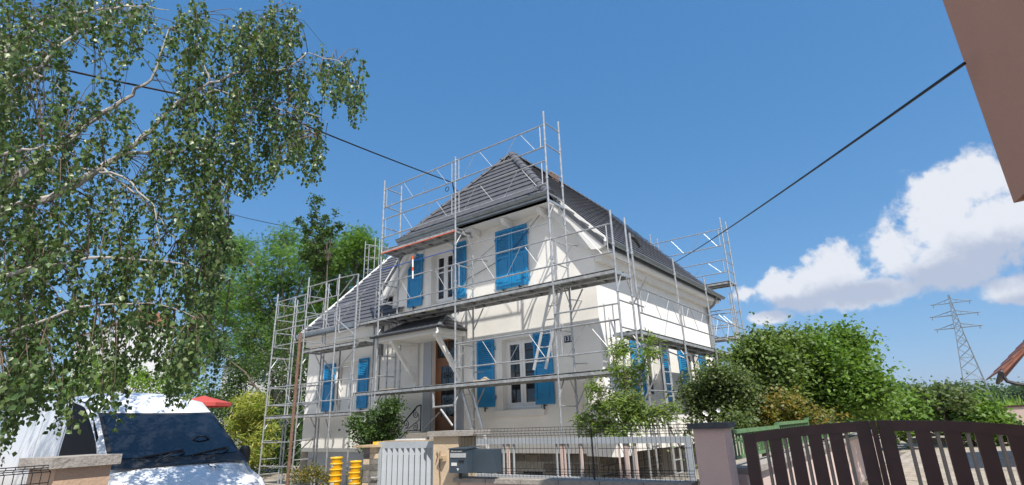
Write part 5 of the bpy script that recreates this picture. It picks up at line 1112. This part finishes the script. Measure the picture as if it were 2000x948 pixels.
tree('bamboo', 'yellow green bamboo clump beside the red parasol', 'bamboo',
     px_blobs([(490, 800, 32, 26), (475, 830, 28, 24), (505, 790, 20, 22), (510, 830, 18, 24), (470, 785, 12, 8), (490, 860, 30, 24), (515, 860, 16, 30), (505, 890, 20, 24)], 12, .3), at(487, 930, 12).xy.to_3d()+Vector((0, 0, G)), 6500, .23, 'lance', 'lf_bamboo', 22, .35, .03)
tree('garden_shrub', 'light green shrub glimpsed above the van roof through the birch', 'shrub',
     px_blobs([(230, 740, 60, 30), (300, 745, 60, 25), (160, 760, 50, 30), (180, 720, 40, 30), (360, 740, 50, 30)], 14, .6), at(240, 850, 14).xy.to_3d()+Vector((0, 0, G)), 7500, .17, 'quad', 'lf_light', 26, .5, .08)
tree('leafy_tree', 'deep green tree mass at the far left beyond the birch', 'tree',
     px_blobs([(20, 620, 60, 80), (80, 700, 70, 60), (-40, 500, 60, 120), (130, 640, 40, 50), (10, 760, 60, 60)], 13, 1), at(20, 900, 13).xy.to_3d()+Vector((0, 0, G)), 8000, .17, 'quad', 'lf_dark', 28, .6, .2)
tree('garden_shrub', 'rounded green laurel shrub beside the stairs behind the yellow buckets', 'shrub',
     px_blobs([(735, 830, 32, 30), (755, 800, 26, 22), (720, 850, 32, 26), (760, 840, 24, 24), (745, 880, 22, 26), (700, 830, 18, 20)], 9.35, .15), at(738, 930, 9.35).xy.to_3d()+Vector((0, 0, G)), 6500, .07, 'quad', 'lf_dark', 22, .2, .03)
tree('ground_shrub', 'low green and reddish plants at the foot of the left scaffolding', 'plant',
     px_blobs([(610, 925, 26, 16), (580, 930, 16, 12), (640, 940, 20, 12), (700, 935, 14, 16)], 9.2, .2), at(610, 945, 9.2).xy.to_3d()+Vector((0, 0, G)), 2200, .055, 'quad', 'lf_olive', 18, .16, .012)
tree('garden_hedge', 'long dark green hedge across the back garden behind the van', 'hedge',
     px_blobs([(x, 840+10*math.sin(x), 50, 70) for x in range(40, 620, 55)]+[(x, 770, 45, 30) for x in range(60, 430, 60)]+[(430, 790, 40, 30), (470, 810, 50, 40), (530, 810, 50, 50), (570, 790, 40, 60)], 19, .6), at(330, 930, 19).xy.to_3d()+Vector((0, 0, G)), 32000, .19, 'quad', 'lf_dark', 30, .6, .08, forks=3)
# peach tree in front of the right corner
PB = [(1205, 700, 16, 30), (1225, 740, 26, 28), (1215, 680, 12, 18), (1265, 690, 16, 22), (1250, 720, 16, 22), (1160, 760, 18, 14), (1180, 790, 30, 22), (1215, 800, 34, 26), (1250, 810, 34, 24), (1290, 805, 32, 18), (1140, 820, 20, 16), (1180, 830, 30, 18), (1220, 840, 26, 18), (1150, 845, 18, 12), (1310, 800, 14, 12), (1200, 770, 22, 22), (1262, 665, 12, 10), (1240, 780, 20, 16)]
tree('peach_tree', 'young peach tree with narrow leaves in front of the right house corner', 'tree', px_blobs(PB, 8.6, .25), at(1222, 930, 8.6).xy.to_3d()+Vector((0, 0, G)), 4600, .125, 'lance', 'lf_peach', 12, .13, .028, shell=.25)
rose = tree('rose_bush', 'grey green climbing bush between side scaffolding and pink pillar', 'shrub',
     px_blobs([(1390, 760, 40, 36), (1370, 790, 30, 30), (1420, 790, 36, 34), (1400, 730, 26, 16), (1450, 780, 26, 40), (1430, 745, 26, 24), (1345, 770, 10, 20), (1440, 830, 30, 20), (1350, 850, 8, 40)], 11.2, .5), at(1400, 930, 11.2).xy.to_3d()+Vector((0, 0, G)), 12000, .07, 'quad', 'lf_grey', 24, .30, .05, shell=.45)
tree('leafy_bush', 'big bright green bush with long shoots behind the green railing', 'shrub',
     px_blobs([(1640, 720, 50, 50), (1590, 700, 45, 40), (1560, 750, 50, 50), (1680, 760, 45, 40), (1620, 770, 60, 40), (1600, 660, 10, 22), (1592, 640, 4, 12), (1660, 680, 24, 24), (1700, 790, 30, 26), (1560, 690, 22, 14), (1662, 655, 5, 10), (1540, 700, 30, 20), (1640, 660, 12, 16)], 16, .9), at(1610, 900, 16).xy.to_3d()+Vector((0, 0, G)), 30000, .10, 'ovate', 'lf_shrub', 24, .42, .07, shell=.45)
tree('garden_bush', 'duller green bush directly right of the far scaffolding', 'shrub',
     px_blobs([(1500, 700, 46, 36), (1530, 670, 40, 16), (1480, 740, 40, 40), (1460, 700, 24, 30), (1520, 740, 40, 40), (1490, 665, 18, 10)], 14.5, .6), at(1490, 900, 14.5).xy.to_3d()+Vector((0, 0, G)), 15000, .095, 'quad', 'lf_mid', 24, .42, .06, shell=.4)
tree('olive_bush', 'olive bush with rusty brown patches just above the green railing', 'shrub',
     px_blobs([(1520, 800, 40, 24), (1560, 810, 30, 20), (1480, 820, 36, 22), (1545, 785, 22, 14), (1600, 815, 24, 14), (1500, 850, 34, 20)], 12.2, .3), at(1520, 920, 12.2).xy.to_3d()+Vector((0, 0, G)), 6500, .075, 'quad', 'lf_olive', 24, .25, .04)
tree('yard_hedge', 'dark green hedge bordering the yard on the left', 'hedge',
     px_blobs([(1740, 800, 30, 30), (1715, 800, 24, 30), (1770, 810, 26, 26), (1750, 830, 34, 24)], 30, 1.), at(1745, 868, 30).xy.to_3d()+Vector((0, 0, G)), 7000, .22, 'quad', 'lf_shrub', 26, .6, .08)
tree('small_tree', 'small twisted tree with sparse crown at the end of the yard', 'tree',
     px_blobs([(1830, 775, 30, 16), (1850, 765, 20, 12), (1800, 785, 24, 14), (1870, 775, 14, 20), (1790, 770, 14, 10), (1860, 800, 22, 14)], 32, .8), at(1858, 866, 32).xy.to_3d()+Vector((0, 0, G)), 2600, .20, 'quad', 'lf_grey', 18, .5, .12)
tree('yard_bush', 'round green bush at the end of the yard left of the pink wall', 'shrub',
     px_blobs([(1900, 810, 34, 26), (1880, 820, 24, 24), (1930, 830, 30, 20), (1915, 800, 22, 16)], 33, .8), at(1900, 868, 33).xy.to_3d()+Vector((0, 0, G)), 6500, .24, 'quad', 'lf_shrub', 26, .55, .08)
tree('yard_bush', 'dark low bush in front of the far pink wall', 'shrub',
     px_blobs([(1950, 835, 24, 18), (1935, 845, 26, 16)], 34, .4), at(1945, 868, 34).xy.to_3d()+Vector((0, 0, G)), 2600, .22, 'quad', 'lf_dark', 22, .5, .06)
tree('yard_bush', 'bright green bush behind the twisted small tree', 'shrub',
     px_blobs([(1815, 810, 30, 20), (1790, 800, 24, 20), (1840, 815, 20, 16)], 35, .5), at(1815, 868, 35).xy.to_3d()+Vector((0, 0, G)), 4200, .24, 'quad', 'lf_shrub', 24, .55, .08)
for (x, y) in ((1377, 806), (1381, 809), (1404, 802)):
    c = at(x, y, 10.55); b = MB(); pr = []
    for k in range(7):
        a0 = k*2*PI/7; b.add([c, c+Vector((math.cos(a0)*.035, -.02, math.sin(a0)*.035)), c+Vector((math.cos(a0+.5)*.038, -.03, math.sin(a0+.5)*.038)), c+Vector((math.cos(a0+.9)*.03, -.015, math.sin(a0+.9)*.03))], [(0, 1, 2, 3)])
    b.build('rose_flower', 'whitepaint', rose)
# trees in the distance
FT = [(1700, 770, 40, 12, 210), (1745, 772, 30, 12, 230), (1800, 772, 30, 10, 230), (1880, 772, 34, 16, 150), (1920, 774, 24, 12, 170), (1960, 775, 30, 9, 300), (2000, 774, 30, 10, 300), (1660, 765, 40, 14, 220), (2040, 772, 34, 12, 300), (1840, 776, 24, 8, 300)]
for i, (x, y, rx, ry, Y) in enumerate(FT):
    tree('distant_tree', ['broad dark tree on the horizon left of the pylon', 'second dark tree on the horizon left of the pylon', 'tree on the horizon behind the small twisted tree', 'green tree just behind the pylon legs', 'tree on the horizon at the pylon right legs', 'dark wood edge right of the pylon', 'dark wood edge above the far pink wall', 'dark tree hidden behind the big bright bush', 'dark wood edge below the red roof', 'low tree on the horizon far behind the yard'][i], 'tree',
         px_blobs([(x, y, rx, ry, 0), (x-rx*.5, y+3, rx*.6, ry*.8, 2), (x+rx*.5, y+4, rx*.6, ry*.7, -2), (x, y+8, rx*1.1, ry, 0)], Y, 0), at(x, 795, Y).xy.to_3d()+Vector((0, 0, G)), 4500, Y*.0042, 'quad', 'lf_dark', 22, Y*.014, .3, group='distant trees', forks=3)
# corn strip beyond the far wall
cp = rng.uniform(size=(9000, 3)); cpos = np.c_[cp[:, 0]*40-14, 44+cp[:, 1]*40, G+.3+cp[:, 2]*1.45]; cd = rng.normal(size=(9000, 3))*.5; cd[:, 2] += 1
cm = leaf_mesh('corn_field', cpos, cd, .6, 'lance', 'lf_corn'); o = bpy.data.objects.new('corn_field', cm); C.objects.link(o); o.location = (0, 0, ZC); tag(o, 'strip of green maize beyond the yard', kind='stuff')
# grass and weeds
gp_ = rng.uniform(size=(9000, 2)); gpos = np.c_[-18+gp_[:, 0]*9, 7.6+gp_[:, 1]*2.3, np.full(9000, G)]; gd = rng.normal(size=(9000, 3))*.35; gd[:, 2] += 1
gmsh = leaf_mesh('grass', gpos, gd, .11, 'lance', 'grass'); o = bpy.data.objects.new('grass', gmsh); C.objects.link(o); o.location = (0, 0, ZC); tag(o, 'rough grass and weeds by the left scaffolding', kind='stuff')
hl2 = MB(); H = []
for i in range(25):
    x = 1600+i*30; y = 762+8*math.sin(i*.7)+5*math.sin(i*1.9)-6*math.exp(-((x-1945)/25)**2); p = at(x, y, 2600); H.append((p.x, p.y, max(p.z, 5)))
hl2.add([(x, y, G) for x, y, z in H]+[(x, y, z) for x, y, z in H]+[(x*1.2, y*1.2, G) for x, y, z in H], [(i, i+1, i+26, i+25) for i in range(24)]+[(i+25, i+26, i+51, i+50) for i in range(24)])
tag(hl2.build('hills', 'hillm'), 'far low wooded hills on the horizon', kind='structure')

# ------------------------------------------------------------------ parasol, neighbours behind the trees
pa = thing('parasol', at(440, 860, 9.5), 'red fabric parasol behind the van bonnet', 'parasol'); c = at(398, 774, 9.5); k = m_per_px(c)
b = MB(); R8 = [(c.x+.98*math.cos(t), c.y+.98*math.sin(t), c.z-.26) for t in np.linspace(0, 2*PI, 9)[:-1]]; b.add([(c.x, c.y, c.z+.02)]+R8+[(p[0], p[1], p[2]-.12) for p in R8], [(0, i+1, (i+1) % 8+1) for i in range(8)]+[(i+1, i+9, (i+1) % 8+9, (i+1) % 8+1) for i in range(8)]); b.build('canopy_cloth', 'red', pa)
b = MB(); b.tube([(c.x, c.y, G), (c.x, c.y, c.z)], .022, 8); b.build('pole', 'woodp', pa, True)
def far_house(x0, x1, ytop, Y, label, roofc='redtile'):
    p, q = at(x0, ytop, Y), at(x1, ytop, Y); h = thing('neighbour_house', Vector(((p.x+q.x)/2, Y, G)), label, 'house'); z = max(p.z, q.z)
    b = MB(); b.box((p.x, Y, G), (q.x, Y+8, z)); b.build('wall', 'housew', h)
    b = MB(); b.add([(p.x-.4, Y-.4, z), (q.x+.4, Y-.4, z), (q.x+.4, Y+8.4, z), (p.x-.4, Y+8.4, z), (p.x-.4, Y+4, z+2.6), (q.x+.4, Y+4, z+2.6)], [(0, 1, 5, 4), (2, 3, 4, 5), (0, 4, 3), (1, 2, 5), (0, 3, 2, 1)]); b.build('roof', roofc, h)
    for i in range(3):
        X = p.x+(q.x-p.x)*(i+.5)/3; b = MB(); b.box((X-.45, Y-.03, z-2.2), (X+.45, Y+.02, z-1.0)); w_ = b.build('window', 'whitepaint', h); b = MB(); b.box((X-.38, Y-.04, z-2.12), (X+.38, Y-.031, z-1.08)); b.build('pane', 'glass', w_)
far_house(150, 235, 660, 32, 'pale house with tiled roof glimpsed through the birch at left')
far_house(436, 536, 718, 30, 'pale low house behind the dark shade tree', 'slate')
# haze over the plain
hz = MB(); hz.box((-3600, -250, G-1), (3900, 4700, 110)); ho = hz.build('haze', 'plaster'); hm = bpy.data.materials.new('haze'); hm.use_nodes = True
hn = hm.node_tree; hn.nodes.remove(hn.nodes['Principled BSDF']); pvv = hn.nodes.new('ShaderNodeVolumePrincipled'); pvv.inputs['Density'].default_value = .00016; pvv.inputs['Color'].default_value = (.80, .88, 1, 1); pvv.inputs['Anisotropy'].default_value = .3
hn.links.new(pvv.outputs[0], hn.nodes['Material Output'].inputs['Volume']); ho.data.materials.clear(); ho.data.materials.append(hm); tag(ho, 'thin summer haze over the plain', kind='stuff')
